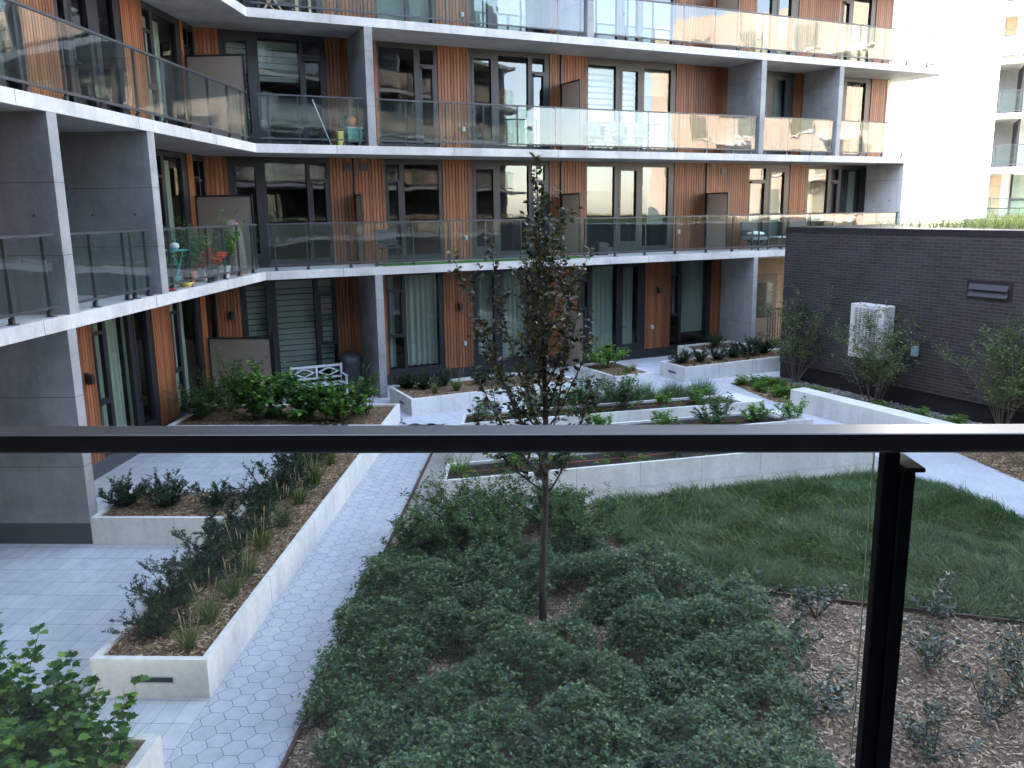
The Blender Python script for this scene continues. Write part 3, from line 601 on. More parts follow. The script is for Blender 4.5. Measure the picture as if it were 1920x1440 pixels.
# ------------------------------------------------------------------ our own building, behind the camera (reflected in the windows, shades the court)
B = thing('apartment_building', 'concrete apartment building with balconies that the view is taken from, seen in the window reflections', 'building')
FB = Frame((0, -1.7), (1, 0), (0, 1))
for k, z in enumerate((Z2, Z3, Z4, Z5, Z5+2.95)):
    MB().prism([(-6.7, -1.7), (36 if k in (1, 2) else 33.5, -1.7), (36 if k in (1, 2) else 33.5, .2), (33, 1.12), (-6.7, 1.12)], z-TH, z).build('floor_slab', 'slab_concrete', B)
    if k < 4:
        m = MB()
        for x in (-6.5, -3.6, 3.4, 9.0, 14.6, 20.2, 26.0, 31.6): m.box(W0, x, x+.2, -1.7, 1.0, z, z+2.75)
        m.build('partition_wall', 'partition_concrete', B)
        g = MB(); fr = MB()
        for x in (-3.0, 4.4, 10.0, 15.6, 21.4, 27.2):
            g.box(FB, x, x+3.2, .04, .06, z+.15, z+2.5); fr.box(FB, x+1.0, x+1.1, .03, .1, z+.15, z+2.5).box(FB, x+2.1, x+2.2, .03, .1, z+.15, z+2.5)
        g.build('window_glazing', 'window_glass', B); fr.build('window_frame', 'dark_frame', B)
        if z != Z2: railing(B, Frame((0, 1.12), (1, 0), (0, 1)), -6.2, 32.8, z, list(np.arange(-6, 32.8, 1.15)))
        else: railing(B, Frame((0, 1.12), (1, 0), (0, 1)), 4.2, 32.8, z, list(np.arange(4.4, 32.8, 1.15)))
MB().box(W0, -6.7, 32.5, -8, -1.7, ZG, 14.5).build('wall', 'grey_plinth', B)

# ------------------------------------------------------------------ near balcony railing
NR = thing('balcony_railing', 'near black balcony handrail with glass panels crossing the whole view', 'railing', (0, 0, 0))
MB().box(W0, -3.0, 3.2, .99, 1.04, -.292, -.268).build('handrail', 'black_rail', NR, .003)
MB().box(W0, .404, .424, .992, 1.010, -1.36, -.292).box(W0, .424, .4405, .985, 1.03, -1.36, -.312).build('post', 'black_post', NR, .002)
MB().box(W0, .4225, .4475, .975, 1.04, -.312, -.306).build('post_cap', 'black_post', NR, .002)
g = MB().box(W0, -1.05, .4010, 1.012, 1.022, -1.25, -.292).build('glass_panel', 'near_glass', NR); MB().box(W0, .4010, .4020, 1.0155, 1.0185, -1.25, -.292).build('glass_edge', 'glass_edge', g)
MB().box(W0, .430, 1.9, 1.045, 1.055, -1.25, -.292).build('glass_panel', 'near_glass_veiled', NR)
MB().box(W0, -2.55, -1.07, 1.012, 1.022, -1.25, -.292).build('glass_panel', 'near_glass', NR)
MB().box(W0, -3.0, 3.2, .99, 1.04, -1.30, -1.25).build('bottom_rail', 'black_rail', NR)

# ------------------------------------------------------------------ service building of dark brick
S = thing('service_building', 'low dark grey brick service building with flat planted roof', 'building')
FBk = Frame(K+Md*13.58, -Nd, -Md)           # s grows towards the camera (n = -s), outward = left
BT = -.55
o = MB().box(FBk, 2.87, 15.5, -7.5, 0, ZG+.45, BT-.14).build('brick_wall', 'dark_brick', S)
set_uv(o, lambda c, nrm: ((Vector((c.x, c.y)).dot(Vector(tuple(Nd))) if abs(nrm.x*Md[0]+nrm.y*Md[1]) > .5 else Vector((c.x, c.y)).dot(Vector(tuple(Md)))), c.z))
MB().box(FBk, 2.865, 15.505, -7.505, .012, BT-.14, BT).build('roof_coping', 'cap_metal', S, .008)
MB().box(FBk, 2.88, 15.49, -7.49, -.03, ZG, ZG+.44).build('base_plinth', 'black_plinth', S); MB().box(FBk, 2.87, 15.5, -.05, .03, ZG+.44, ZG+.46).build('sill_flashing', 'rail_metal', S)
m = MB().box(FBk, 8.42, 9.48, -.002, .012, -2.03, -1.62).build('louvre_vent', 'cap_metal', S)
lv = MB()
for k, z in enumerate((-1.76, -1.91)): lv.quad(FBk.at(8.5, .013, z+.06), FBk.at(9.4, .013, z+.06), FBk.at(9.4, .075, z-.06), FBk.at(8.5, .075, z-.06))
lv.build('louvre_blade', 'rail_metal', m)
MB().box(FBk, 7.2, 7.36, 0, .08, -3.50, -3.26).build('switch_box', 'pale_blue_plastic', S, .01); MB().tube([FBk.at(7.28, .03, -3.5), FBk.at(7.28, .03, -3.7), FBk.at(7.0, .03, -3.8)], .015).build('conduit', 'rail_metal', S)
MB().box(FBk, 2.95, 15.4, -7.4, -.3, BT-.14, BT-.07).build('roof_membrane', 'membrane', S); MB().box(FBk, 2.95, 15.4, -7.45, -7.2, BT-.07, BT+.12).build('roof_curb', 'white_render', S)
rng = np.random.default_rng(23); n = 22000; a = rng.uniform(4.6, 15, n); d = rng.uniform(-7.0, -1.0, n); keep = rng.random(n) < np.clip((a-5.5)/2.5, .12, 1); a, d = a[keep], d[keep]; n = len(a)
P = np.array([FBk.at(x, y_, BT-.07) for x, y_ in zip(a, d)])
tag(blades('roof_grass', P, rng.uniform(0, 6.28, n), rng.uniform(.18, .5, n)*(.7+.5*rng.random(n)), rng.uniform(.05, .5, n), rng.uniform(.008, .02, n), 'roof_blade', rng=rng), 'sunlit yellow green grasses on the flat roof of the dark brick building', 'grass', kind='stuff')
# river rock along the brick wall
rng = np.random.default_rng(29); n = 2600; V = []
oct_ = np.array([(1, 0, 0), (0, 1, 0), (-1, 0, 0), (0, -1, 0), (0, 0, 1)])
m = MB()
for i in range(n):
    s = rng.uniform(3.2, 15); oo = abs(rng.normal(.28, .16)); c = np.array(FBk.at(s, oo, ZG+.015)); r = rng.uniform(.02, .045); rot = rng.uniform(0, 3.14); k0 = len(m.v)
    for j in range(5): aa = rot+j*1.2566; m.v.append(tuple(c+np.array([math.cos(aa)*r*rng.uniform(.8, 1.3), math.sin(aa)*r, -.01])))
    for j in range(4): aa = rot+.6+j*1.57; m.v.append(tuple(c+np.array([math.cos(aa)*r*.55, math.sin(aa)*r*.55, r*.55])))
    m.f += [(k0+5, k0+6, k0+7, k0+8)]+[(k0+j, k0+(j+1) % 5, k0+5+min(j, 3)) for j in range(5)]+[(k0+(j+1) % 5, k0+5+min(j+1, 3), k0+5+min(j, 3)) for j in range(3)]+[(k0, k0+5, k0+8)]
tag(m.build('river_rock', 'river_rock'), 'strip of grey river stones along the foot of the dark brick wall', 'stones', kind='stuff')
# air conditioning unit
ac = thing('air_conditioner', 'white outdoor air conditioning unit hung on the dark brick wall', 'air conditioner')
MB().box(FBk, 5.72, 6.72, .12, .50, -3.68, -2.36).build('casing', 'ac_casing', ac, .02)
g_ = MB().box(FBk, 5.84, 6.56, .501, .504, -3.58, -2.46).build('fan_opening', 'fan_grey', ac)
m = MB()
for k in range(26): z_ = -3.56+k*.0425; m.box(FBk, 5.84, 6.56, .504, .516, z_, z_+.014)
for k in range(7): s_ = 5.86+k*.112; m.box(FBk, s_, s_+.012, .504, .518, -3.58, -2.46)
m.build('fan_guard', 'ac_casing', ac)
MB().box(FBk, 5.82, 5.87, .012, .5, -3.75, -3.68).box(FBk, 6.55, 6.60, .012, .5, -3.75, -3.68).box(FBk, 5.82, 5.87, .012, .06, -4.05, -3.75).box(FBk, 6.55, 6.60, .012, .06, -4.05, -3.75).build('bracket', 'rail_metal', ac)

# ------------------------------------------------------------------ planters
def planter(name, label, poly, mat='mulch_bed', cmat='mulch_chip', h=.42, th=.07, nchip=60, slots=(), cat='planter', wide=None, group='white precast planters', gapj=1.2):
    """poly counter clockwise outer outline; slots = (edge, position, length)"""
    t = thing(name, label, cat, (0, 0, 0), 0, group); zt = ZG+h; P_ = [np.array(p, float) for p in poly]; k = len(P_); m = MB(); jm = MB(); sl_ = MB(); slf = MB()
    inn = []
    for i in range(k):
        a, p, c = P_[i-1], P_[i], P_[(i+1) % k]; d1 = (p-a)/np.linalg.norm(p-a); d2 = (c-p)/np.linalg.norm(c-p)
        w1 = (wide or {}).get((i-1) % k, th); w2 = (wide or {}).get(i, th); n1 = np.array([-d1[1], d1[0]]); n2 = np.array([-d2[1], d2[0]])
        M_ = np.array([n1, n2]); inn.append(p+np.linalg.solve(M_, np.array([w1, w2])))
    for i in range(k):
        j = (i+1) % k; m.prism([tuple(P_[i]), tuple(P_[j]), tuple(inn[j]), tuple(inn[i])], ZG-.02, zt)
        d = P_[j]-P_[i]; L = np.linalg.norm(d); d = d/L; F = Frame(P_[i], d, (d[1], -d[0]))
        for s in np.arange(gapj, L-.4, gapj): jm.box(F, s-.003, s+.003, -.05, .0015, ZG, zt+.0015)
        for e, pos, ln in slots:
            if e == i: sl_.box(F, pos-ln/2, pos+ln/2, -.02, .003, ZG+.17, ZG+.225); slf.box(F, pos-ln/2-.015, pos+ln/2+.015, -.02, .0015, ZG+.155, ZG+.24)
    join_into(m.build('wall', 'precast_white', t, .006), jm, 'joint_sand')
    if sl_.v: sl_.build('light_slot', 'black_plinth', t); slf.build('slot_frame', 'grey_paint', t)
    ip = [tuple(q_) for q_ in inn]; mu = MB().sheet(ip, zt-.05).build('mulch' if 'soil' not in mat else 'soil', mat, t)
    if nchip:
        ar = abs(sum(ip[i][0]*ip[(i+1) % k][1]-ip[(i+1) % k][0]*ip[i][1] for i in range(k)))/2
        ch = faces_mesh('bark_chips', chips(np.random.default_rng(len(label)), ip, int(ar*nchip), zt-.05), cmat, mu); ch['kind'] = 'stuff'
    return t
planter('planter_box', 'long narrow white planter beside the hexagon path, yews and grass tufts along it', [(-4.59, 7.48), (-3.40, 7.48), (-3.40, 16.2), (-4.59, 16.2)], nchip=1300, slots=((0, .62, .42),), gapj=1.95)
planter('planter_box', 'short white planter standing crosswise at the foot of the left concrete wall', [(-6.72, 11.40), (-4.595, 11.40), (-4.595, 12.62), (-6.72, 12.62)], nchip=1300, gapj=1.25)
planter('planter_box', 'white planter full of bright leafy shrubs in front of the white garden bench', [(-8.0, 16.75), (-3.42, 16.75), (-3.42, 18.75), (-8.0, 18.75)], nchip=250)
planter('planter_box', 'white planter with yews and grass tufts beneath the curtained ground floor window', [fp(2.75, -2.28), fp(7.3, -2.28), fp(7.3, -.62), fp(2.75, -.62)], nchip=500, slots=((3, .95, .32),), gapj=.75)
planter('planter_box', 'small square white planter holding one bright bush beside the frosted screen', [fp(8.36, -2.38), fp(9.58, -2.38), fp(9.58, -.35), fp(8.36, -.35)], nchip=500, slots=((3, 1.25, .32),))
planter('planter_box', 'white planter with a row of small yews in front of the concrete end wall', [fp(10.76, -2.24), fp(15.4, -2.24), fp(15.4, -1.05), fp(10.76, -1.05)], nchip=500, slots=((3, .6, .34),))
planter('planter_box', 'small white planter against the concrete end wall, behind the row of yews', [fp(12.9, -.25), fp(15.05, -.25), fp(15.05, .95), fp(12.9, .95)], nchip=200)
planter('planter_box', 'white planter at the lower left corner, overgrown by lobed green leaves', [(-5.6, 4.2), (-3.31, 4.2), (-3.31, 6.28), (-5.6, 6.28)], nchip=1300, wide={1: .09, 2: .08})
dbx, dby = .957, .291
def bedbox(label, y_left, xl, L, depth, cap):
    a = np.array([xl, y_left]); d = np.array([dbx, dby]); b_ = a+d*L; nb = Nd*.99
    rt = b_+np.array([-.02, 0])+(-Nd)*0; c = b_+Nd*depth*1.02; dl = a+np.array([-.02, depth])
    # right end runs parallel to the brick wall, back edge parallel to the front
    return planter('garden_bed', label, [tuple(a), tuple(b_), tuple(c), tuple(dl)], 'garden_soil', 'mulch_chip', nchip=0, th=.06, wide={1: cap}, group='raised vegetable beds', cat='raised bed', gapj=1.17)
bedbox('raised white vegetable bed nearest to the lawn', 13.1, -1.76, 8.25, .98, .5)
bedbox('middle raised white vegetable bed, half hidden by the handrail', 14.98, -1.77, 7.6, .98, .5)
bedbox('farthest raised white vegetable bed with the grey lavender row behind', 16.85, -1.82, 7.05, .90, .5)
bw = thing('seat_wall', 'low white concrete seat wall on the right in front of the dark brick building', 'wall')
o = MB().prism([fp(11.02, -5.95), fp(11.02, -10.0), fp(11.46, -10.0), fp(11.46, -5.95)][::-1], ZG, ZG+.47).build('wall', 'precast_white', bw, .012)
join_into(o, MB().box(Frame(fp(11.02, -8.0), tuple(Md), tuple(-Nd)), -.0015, .4415, -.003, .003, ZG, ZG+.4715), 'joint_sand')
# fence gate between the building and the brick wall
fe = thing('bar_fence', 'black vertical bar fence closing the passage beside the dark brick wall', 'fence')
m = MB().box(FS, 15.25, 17.6, .50, .54, ZG+1.55, ZG+1.6).box(FS, 15.25, 17.6, .50, .54, ZG+.1, ZG+.15)
m.build('fence_rail', 'black_rail', fe)
for s in np.arange(15.27, 17.6, .105): MB().box(FS, s-.009, s+.009, .51, .53, ZG+.02, ZG+1.55).build('fence_bar', 'black_rail', fe)

# ------------------------------------------------------------------ plants
def branch(rng, p, d, L, n=6, wob=.12, lift=.08):
    pts = [np.array(p, float)]; d = np.array(d, float); d /= np.linalg.norm(d)
    for i in range(n): d = d+rng.normal(0, wob, 3)+np.array([0, 0, lift]); d /= np.linalg.norm(d); pts.append(pts[-1]+d*L/n)
    return np.array(pts)
def along(pts, u):
    u = np.clip(u, 0, .9999)*(len(pts)-1); i = u.astype(int); f = (u-i)[:, None]; return pts[i]*(1-f)+pts[i+1]*f, unit(pts[i+1]-pts[i])
def finish(root, mb_, V, stem_mat, leaf_mat, smooth=False):
    if mb_ and mb_.v: mb_.build('stems', stem_mat, root)
    faces_mesh('foliage', np.concatenate(V), leaf_mat, root, smooth); return root
def make_yew(seed, h=.6, spread=.5, nb=12, label='', group=None, loc=(0, 0, 0), rz=0):
    rng = np.random.default_rng(seed); root = thing('yew_shrub', label, 'shrub', loc, rz, group); m = MB(); V = []
    for i in range(nb):
        az = i*2.4+rng.uniform(-.4, .4); el = rng.uniform(.35, 1.25); d = np.array([math.cos(az)*math.cos(el), math.sin(az)*math.cos(el), math.sin(el)])
        L = h*rng.uniform(.75, 1.15)*(1 if el > .7 else spread/h*1.1); pts = branch(rng, (0, 0, -.02), d, L, 6, .12, .03); m.tube(pts, np.linspace(.009, .003, 7), 4, False)
        for k in range(int(9*L/.5)+3):
            u = rng.uniform(.15, 1); p, t = along(pts, np.array([u])); td = t[0]+rdir(rng, 1, -.1, .7)[0]*1.1; tw = branch(rng, p[0], td, L*rng.uniform(.16, .32), 3, .1, .03)
            nn = 34; uu = rng.uniform(0, 1, nn); q, tt = along(tw, uu); D = unit(tt*.7+rdir(rng, nn, -.3, .5)); V.append(leaves(q, D, rng.uniform(.026, .044, nn), .011, KITE, rng, .6, .1, .1))
    return finish(root, m, V, 'bark', 'yew_leaf')
def make_tuft(seed, h=.4, n=110, r=.05, label='', group=None, loc=(0, 0, 0), name='grass_tuft', mat='tuft_blade', wd=(.005, .010), plume=5):
    rng = np.random.default_rng(seed); root = thing(name, label, 'grass', loc, 0, group); a = rng.uniform(0, 6.28, n); rr = r*np.sqrt(rng.random(n)); P = np.stack([rr*np.cos(a), rr*np.sin(a), np.zeros(n)], -1)
    blades('blades', P, a+rng.normal(0, .4, n), h*rng.uniform(.6, 1.1, n), rng.uniform(.05, .6, n), rng.uniform(*wd, n), mat, root, rng=rng, droop=1.1)
    if plume:
        a = rng.uniform(0, 6.28, plume); P = np.stack([np.cos(a)*r*.5, np.sin(a)*r*.5, np.zeros(plume)], -1); le = rng.uniform(.05, .3, plume); L = h*rng.uniform(1.1, 1.45, plume); V = []
        d = np.stack([np.cos(a)*np.sin(le), np.sin(a)*np.sin(le), np.cos(le)], -1); m = MB()
        for i in range(plume): m.tube([P[i], P[i]+d[i]*L[i]*.8], .0015, 3, False); m.tube([P[i]+d[i]*L[i]*.78, P[i]+d[i]*L[i]*.9, P[i]+d[i]*L[i]], [.002, .004, .001], 5)
        m.build('seed_heads', 'light_wood', root)
    return root
def make_leafy(seed, h, r, nst, leaf, mat, L=(.06, .09), wid=.8, per=22, label='', name='leafy_shrub', cat='shrub', group=None, loc=(0, 0, 0), stem='green_stem', up=.75, side=3, el=(.6, 1.4), sr=.006, base=.03):
    rng = np.random.default_rng(seed); root = thing(name, label, cat, loc, 0, group); m = MB(); V = []
    for i in range(nst):
        az = rng.uniform(0, 6.28); e = rng.uniform(*el); d = np.array([math.cos(az)*math.cos(e), math.sin(az)*math.cos(e), math.sin(e)]); ln = rng.uniform(.75, 1.1)*min(h/max(.2, math.sin(e)), r/max(.12, math.cos(e)))
        b0 = np.array([math.cos(az), math.sin(az), 0])*rng.uniform(0, base); pts = branch(rng, b0, d, ln, 6, .12, .04); m.tube(pts, np.linspace(sr, sr*.35, 7), 4, False); tw = [pts]
        for k in range(side): p, t = along(pts, np.array([rng.uniform(.35, .95)])); s_ = branch(rng, p[0], t[0]+rdir(rng, 1, -.2, .6)[0], ln*rng.uniform(.2, .42), 4, .12, .05); tw.append(s_); m.tube(s_, np.linspace(sr*.5, sr*.25, 5), 3, False)
        for j, s_ in enumerate(tw):
            nn = per if j == 0 else max(3, int(per*.45)); u = rng.uniform(.25 if j == 0 else .1, 1, nn); q, t = along(s_, u); D = unit(t*.35+rdir(rng, nn, -.35, .5)); V.append(leaves(q+D*.012, D, rng.uniform(*L, nn), rng.uniform(L[0], L[1], nn)*wid, leaf, rng, up, .25, .2))
    return finish(root, m, V, stem, mat)
zm = ZG+.37
# long planter: ten yews and nine tufts
ORD = ['nearest', 'second', 'third', 'fourth', 'fifth', 'sixth', 'seventh', 'eighth', 'ninth', 'tenth']
yA = make_yew(101, .36, .42, 20, 'nearest dark green yew in the long planter, counted from its front end', 'yews in the long planter', (-4.16, 8.05, zm), .3)
yB = make_yew(102, .48, .52, 26, 'second dark green yew in the long planter, counted from its front end', 'yews in the long planter', (-4.22, 8.72, zm), 1.0)
pos = [(-4.13, 9.35), (-4.22, 10.0), (-4.16, 10.68), (-4.24, 11.5), (-4.2, 12.3), (-4.27, 13.2), (-4.25, 14.1), (-4.2, 15.1)]
for i, (x, y_) in enumerate(pos): dup((yA, yB)[i % 2], (x, y_, zm), i*1.7, (1.3, 1.0, 1.4, 1.02, 1.4, 1.05, 1.4, 1.0)[i], ORD[i+2]+' dark green yew in the long planter, counted from its front end')
yC = make_yew(104, .46, .5, 22, 'yew beside the concrete wall in the crosswise planter', 'yews in the crosswise planter', (-6.48, 12.0, zm), .5)
yD = make_yew(105, .50, .54, 26, 'middle wide yew in the crosswise planter', 'yews in the crosswise planter', (-5.82, 12.0, zm), 2.5)
dup(yA, (-5.06, 12.0, zm), 1.2, .95, 'smallest yew, near the right end of the crosswise planter')['group'] = 'yews in the crosswise planter'
tA = make_tuft(201, .34, 130, .05, 'nearest grass tuft in the long planter, counted from its front end', 'grass tufts in the long planter', (-3.7, 7.75, zm)); tB = make_tuft(202, .42, 150, .06, 'second grass tuft in the long planter, counted from its front end', 'grass tufts in the long planter', (-3.71, 8.33, zm))
for i, (x, y_) in enumerate([(-3.68, 8.95), (-3.74, 9.55), (-3.82, 10.35), (-3.8, 11.2), (-3.82, 12.1), (-3.86, 13.1), (-3.86, 14.2)]): dup((tA, tB)[i % 2], (x, y_, zm), i*1.3, 1.1+.1*(i % 3), ORD[i+2]+' grass tuft in the long planter, counted from its front end')
# crosswise front, other planters
lob = dict(leaf=LOBED, mat='vine_leaf')
for i, (x, y_, h, r, n_, lb) in enumerate([(-4.4, 5.4, .95, 1.0, 46, 'lobed green shrub filling the lower left corner of the view'), (-3.8, 5.45, .70, .62, 32, 'smaller lobed green shrub hanging over the corner planter edge')]):
    make_leafy(310+i, h, r, n_, L=(.05, .095), wid=.95, per=30, label=lb, name='lobed_leaf_shrub', group='lobed leaf shrubs in the corner planter', loc=(x, y_, zm), side=4, el=(.35, 1.35), **lob)
make_tuft(203, .45, 60, .04, 'thin grass tuft in the corner planter, beside the lobed shrubs', None, (-3.55, 6.05, zm), plume=5)
for i, (x, y_, h, r, lb, mt) in enumerate([(-7.55, 17.5, .8, .55, 'dark rounded shrub at the left end of the bench planter', 'spirea_leaf'), (-7.2, 18.2, 1.15, .6, 'taller shrub in the bench planter, before the frosted screen', 'spirea_leaf'), (-6.25, 17.35, 1.0, .75, 'bright lobed shrub left of the middle of the bench planter', 'vine_leaf'), (-5.3, 17.3, .86, .75, 'bright lobed shrub in the middle of the bench planter', 'vine_leaf'), (-4.4, 17.3, .82, .72, 'bright lobed shrub at the right end of the bench planter', 'vine_leaf')]):
    make_leafy(330+i, h, r, 30, LOBED if 'vine' in mt else OVAL, mt, L=(.07, .11) if 'vine' in mt else (.04, .06), wid=.9 if 'vine' in mt else .6, per=22 if 'vine' in mt else 34, label=lb, group='shrubs in the bench planter', loc=(x, y_, zm), side=4, el=(.35, 1.4))
make_leafy(339, 1.05, .4, 12, OVAL, 'spirea_leaf', (.03, .045), .6, 14, 'thin twiggy shrub before the black covered grill', group='shrubs in the bench planter', loc=(-4.0, 17.9, zm), side=3, el=(1.0, 1.45))
for i, (t, n_, s, lb) in enumerate([(3.15, -.85, 1.0, 'yew by the concrete column in the window planter'), (3.5, -1.15, .95, 'second yew from the concrete column in the window planter'), (4.05, -1.0, .95, 'third yew from the concrete column in the window planter'), (5.0, -1.25, .8, 'fourth yew from the concrete column in the window planter'), (5.6, -1.2, .8, 'fifth yew from the concrete column in the window planter'), (6.4, -1.3, .8, 'sixth yew from the column, behind the dark columnar tree')]):
    d_ = dup((yC, yD)[i % 2], (*fp(t, n_), zm), i*1.1, s, lb); d_['group'] = 'yews in the window planter'
for i, (t, n_, s, lb) in enumerate([(3.55, -1.75, .8, 'short grass tuft at the left in the window planter'), (4.15, -1.7, 1.05, 'taller grass tuft right of the short one in the window planter'), (5.35, -1.6, 1.0, 'grass tuft behind the dark columnar tree in the window planter')]):
    d_ = dup(tB, (*fp(t, n_), zm), i*2, s, lb); d_['group'] = 'grass tufts in the window planter'
make_leafy(350, .62, .7, 24, LANCE, 'bright_leaf', (.05, .09), .6, 26, 'bright green bush in the small square planter', loc=(*fp(9.0, -1.0), zm), side=4, el=(.3, 1.4))
d_ = dup(tB, (*fp(9.1, -1.9), zm), 1, .75, 'grass tuft below the bright bush in the small square planter'); d_['group'] = 'grass tufts in the square planter'
d_ = dup(tA, (*fp(9.4, -1.7), zm), 2, .7, 'smaller grass tuft at the right edge of the small square planter'); d_['group'] = 'grass tufts in the square planter'
for i, (t, n_, s) in enumerate([(11.2, -1.5, .92), (11.8, -1.55, .85), (12.45, -1.5, .9), (13.1, -1.45, .9), (13.75, -1.4, 1.15), (14.35, -1.4, 1.1)]):
    d_ = dup((yC, yD)[i % 2], (*fp(t, n_), zm), i*2.1+.4, s, ORD[i].replace('nearest', 'leftmost')+(' yew' if i == 0 else ' yew from the left')+' in the row before the concrete end wall'); d_['group'] = 'yews before the end wall'
for i, (t, n_) in enumerate([(11.25, -2.0), (11.75, -2.02), (12.4, -2.0), (13.2, -1.98)]):
    d_ = dup(tA, (*fp(t, n_), zm), i, .5, ORD[i].replace('nearest', 'leftmost')+(' tiny tuft' if i == 0 else ' tiny tuft from the left')+' in front of the end wall yews'); d_['group'] = 'tufts before the end wall yews'
d_ = dup(yD, (*fp(13.9, .35), zm), 2, .9, 'single yew in the small planter against the concrete end wall'); d_['group'] = 'yews before the end wall'

# --- dark columnar tree
rng = np.random.default_rng(77); T = thing('columnar_tree', 'slender columnar tree with dark bronze leaves in the middle of the view', 'tree', (-.08, 9.14, ZG))
m = MB(); tp = np.array([(0, 0, -.1), (.0, 0, .5), (.02, 0, 1.0), (.04, 0, 1.5), (.05, .02, 2.3), (.04, .0, 3.2), (0, 0, 4.2), (-.04, 0, 5.3)]); m.tube(tp, [.05, .042, .04, .038, .032, .024, .014, .004], 8)
V = []
def leafbr(pts, nn, u0=.12):
    u = rng.uniform(u0, 1, nn); q, t = along(pts, u); D = unit(t*.5+rdir(rng, nn, -.5, .6)); V.append(leaves(q+D*.012, D, rng.uniform(.05, .085, nn), rng.uniform(.03, .052, nn), OVAL, rng, .55, .3, .3))
leafbr(tp[4:], 190, .05); leafbr(tp[6:], 110, .0)
for i in range(30):
    z = 1.55+2.7*(i/30)**1.25; b0, _ = along(tp, np.array([np.interp(z, tp[:, 2], np.arange(8))/7])); az = i*2.4+rng.uniform(-.5, .5)
    reach = np.interp(z, [1.5, 2.2, 3.2, 4.4], [.62, .50, .34, .16])*rng.uniform(.75, 1.25); Lz = np.interp(z, [1.5, 2.5, 4.4], [1.15, 1.25, .65])*rng.uniform(.75, 1.15)
    if i in (2, 5): reach *= 1.45
    if i == 3: az = 2.6; reach = 1.0; Lz = 1.0
    if i == 8: az = 3.5; reach = .95; Lz = 1.1
    if i == 5: az = .3; reach = .85; Lz = .9
    if i == 10: az = 2.9; reach = .8; Lz = 1.3
    if i == 11: az = -.2; reach = .6; Lz = 1.3
    if i == 1: az = 3.0; reach = 1.0; Lz = .8
    if i == 4: az = 3.4; reach = .85; Lz = 1.25
    if i == 6: az = 3.3; reach = .78; Lz = 2.5
    if i == 7: az = .2; reach = .45; Lz = 2.55
    if i == 9: az = 3.0; reach = .5; Lz = 2.35
    d = np.array([math.cos(az)*reach, math.sin(az)*reach, Lz*.55]); n_ = 8; pts = [b0[0]]; cur = d/np.linalg.norm(d); Lt = math.hypot(reach, Lz)
    for k in range(n_): cur = cur+np.array([0, 0, .16])+rng.normal(0, .07, 3); cur /= np.linalg.norm(cur); pts.append(pts[-1]+cur*Lt/n_)
    pts = np.array(pts); m.tube(pts, np.linspace(.013, .003, n_+1), 5, False); leafbr(pts, int(56*Lt), .18)
    for k in range(int(3+2.6*Lt)):
        p, t = along(pts, np.array([rng.uniform(.15, .9)])); s_ = branch(rng, p[0], t[0]*.8+rdir(rng, 1, -.2, .6)[0], rng.uniform(.14, .34), 4, .12, .08); m.tube(s_, np.linspace(.005, .002, 5), 3, False); leafbr(s_, rng.integers(7, 13), .1)
m.build('trunk', 'bark', T, smooth=True); faces_mesh('crown', np.concatenate(V), 'beech_leaf', T)

# --- multi stem young trees by the brick wall
def young_tree(seed, loc, h, r, ns, label):
    rng = np.random.default_rng(seed); root = thing('young_tree', label, 'tree', loc, 0, 'young multi stem trees by the brick wall'); m = MB(); V = []
    for i in range(ns):
        az = i*2.4+rng.uniform(-.4, .4); e = rng.uniform(1.1, 1.46); d = np.array([math.cos(az)*math.cos(e), math.sin(az)*math.cos(e), math.sin(e)])*1.0
        L = h*rng.uniform(.75, 1.08); pts = branch(rng, np.array([math.cos(az), math.sin(az), 0])*.05, d, L, 8, .07, .01); m.tube(pts, np.linspace(.012, .003, 9), 5, False); tw = []
        for k in range(16):
            p, t = along(pts, np.array([rng.uniform(.3, 1)])); s_ = branch(rng, p[0], t[0]*.6+rdir(rng, 1, -.1, .6)[0], rng.uniform(.2, .5)*r/.6, 4, .13, .05); m.tube(s_, np.linspace(.005, .002, 5), 3, False); tw.append(s_)
        for s_ in tw:
            nn = 20; q, t = along(s_, rng.uniform(.1, 1, nn)); D = unit(t*.4+rdir(rng, nn, -.5, .5)); V.append(leaves(q+D*.015+rng.normal(0, .035, (nn, 3)), D, rng.uniform(.04, .07, nn), rng.uniform(.025, .042, nn), OVAL, rng, .6, .25, .2))
    m.build('trunk', 'pale_bark', root); faces_mesh('crown', np.concatenate(V), 'tree_leaf', root)
young_tree(401, (6.75, 22.85, ZG), 2.55, .85, 12, 'young multi stem tree at the left corner of the dark brick wall')
young_tree(402, (7.62, 19.6, ZG), 2.35, .75, 13, 'young multi stem tree in front of the air conditioning unit')
young_tree(403, (9.45, 17.4, ZG), 2.4, .8, 13, 'young multi stem tree at the right edge before the dark brick wall')

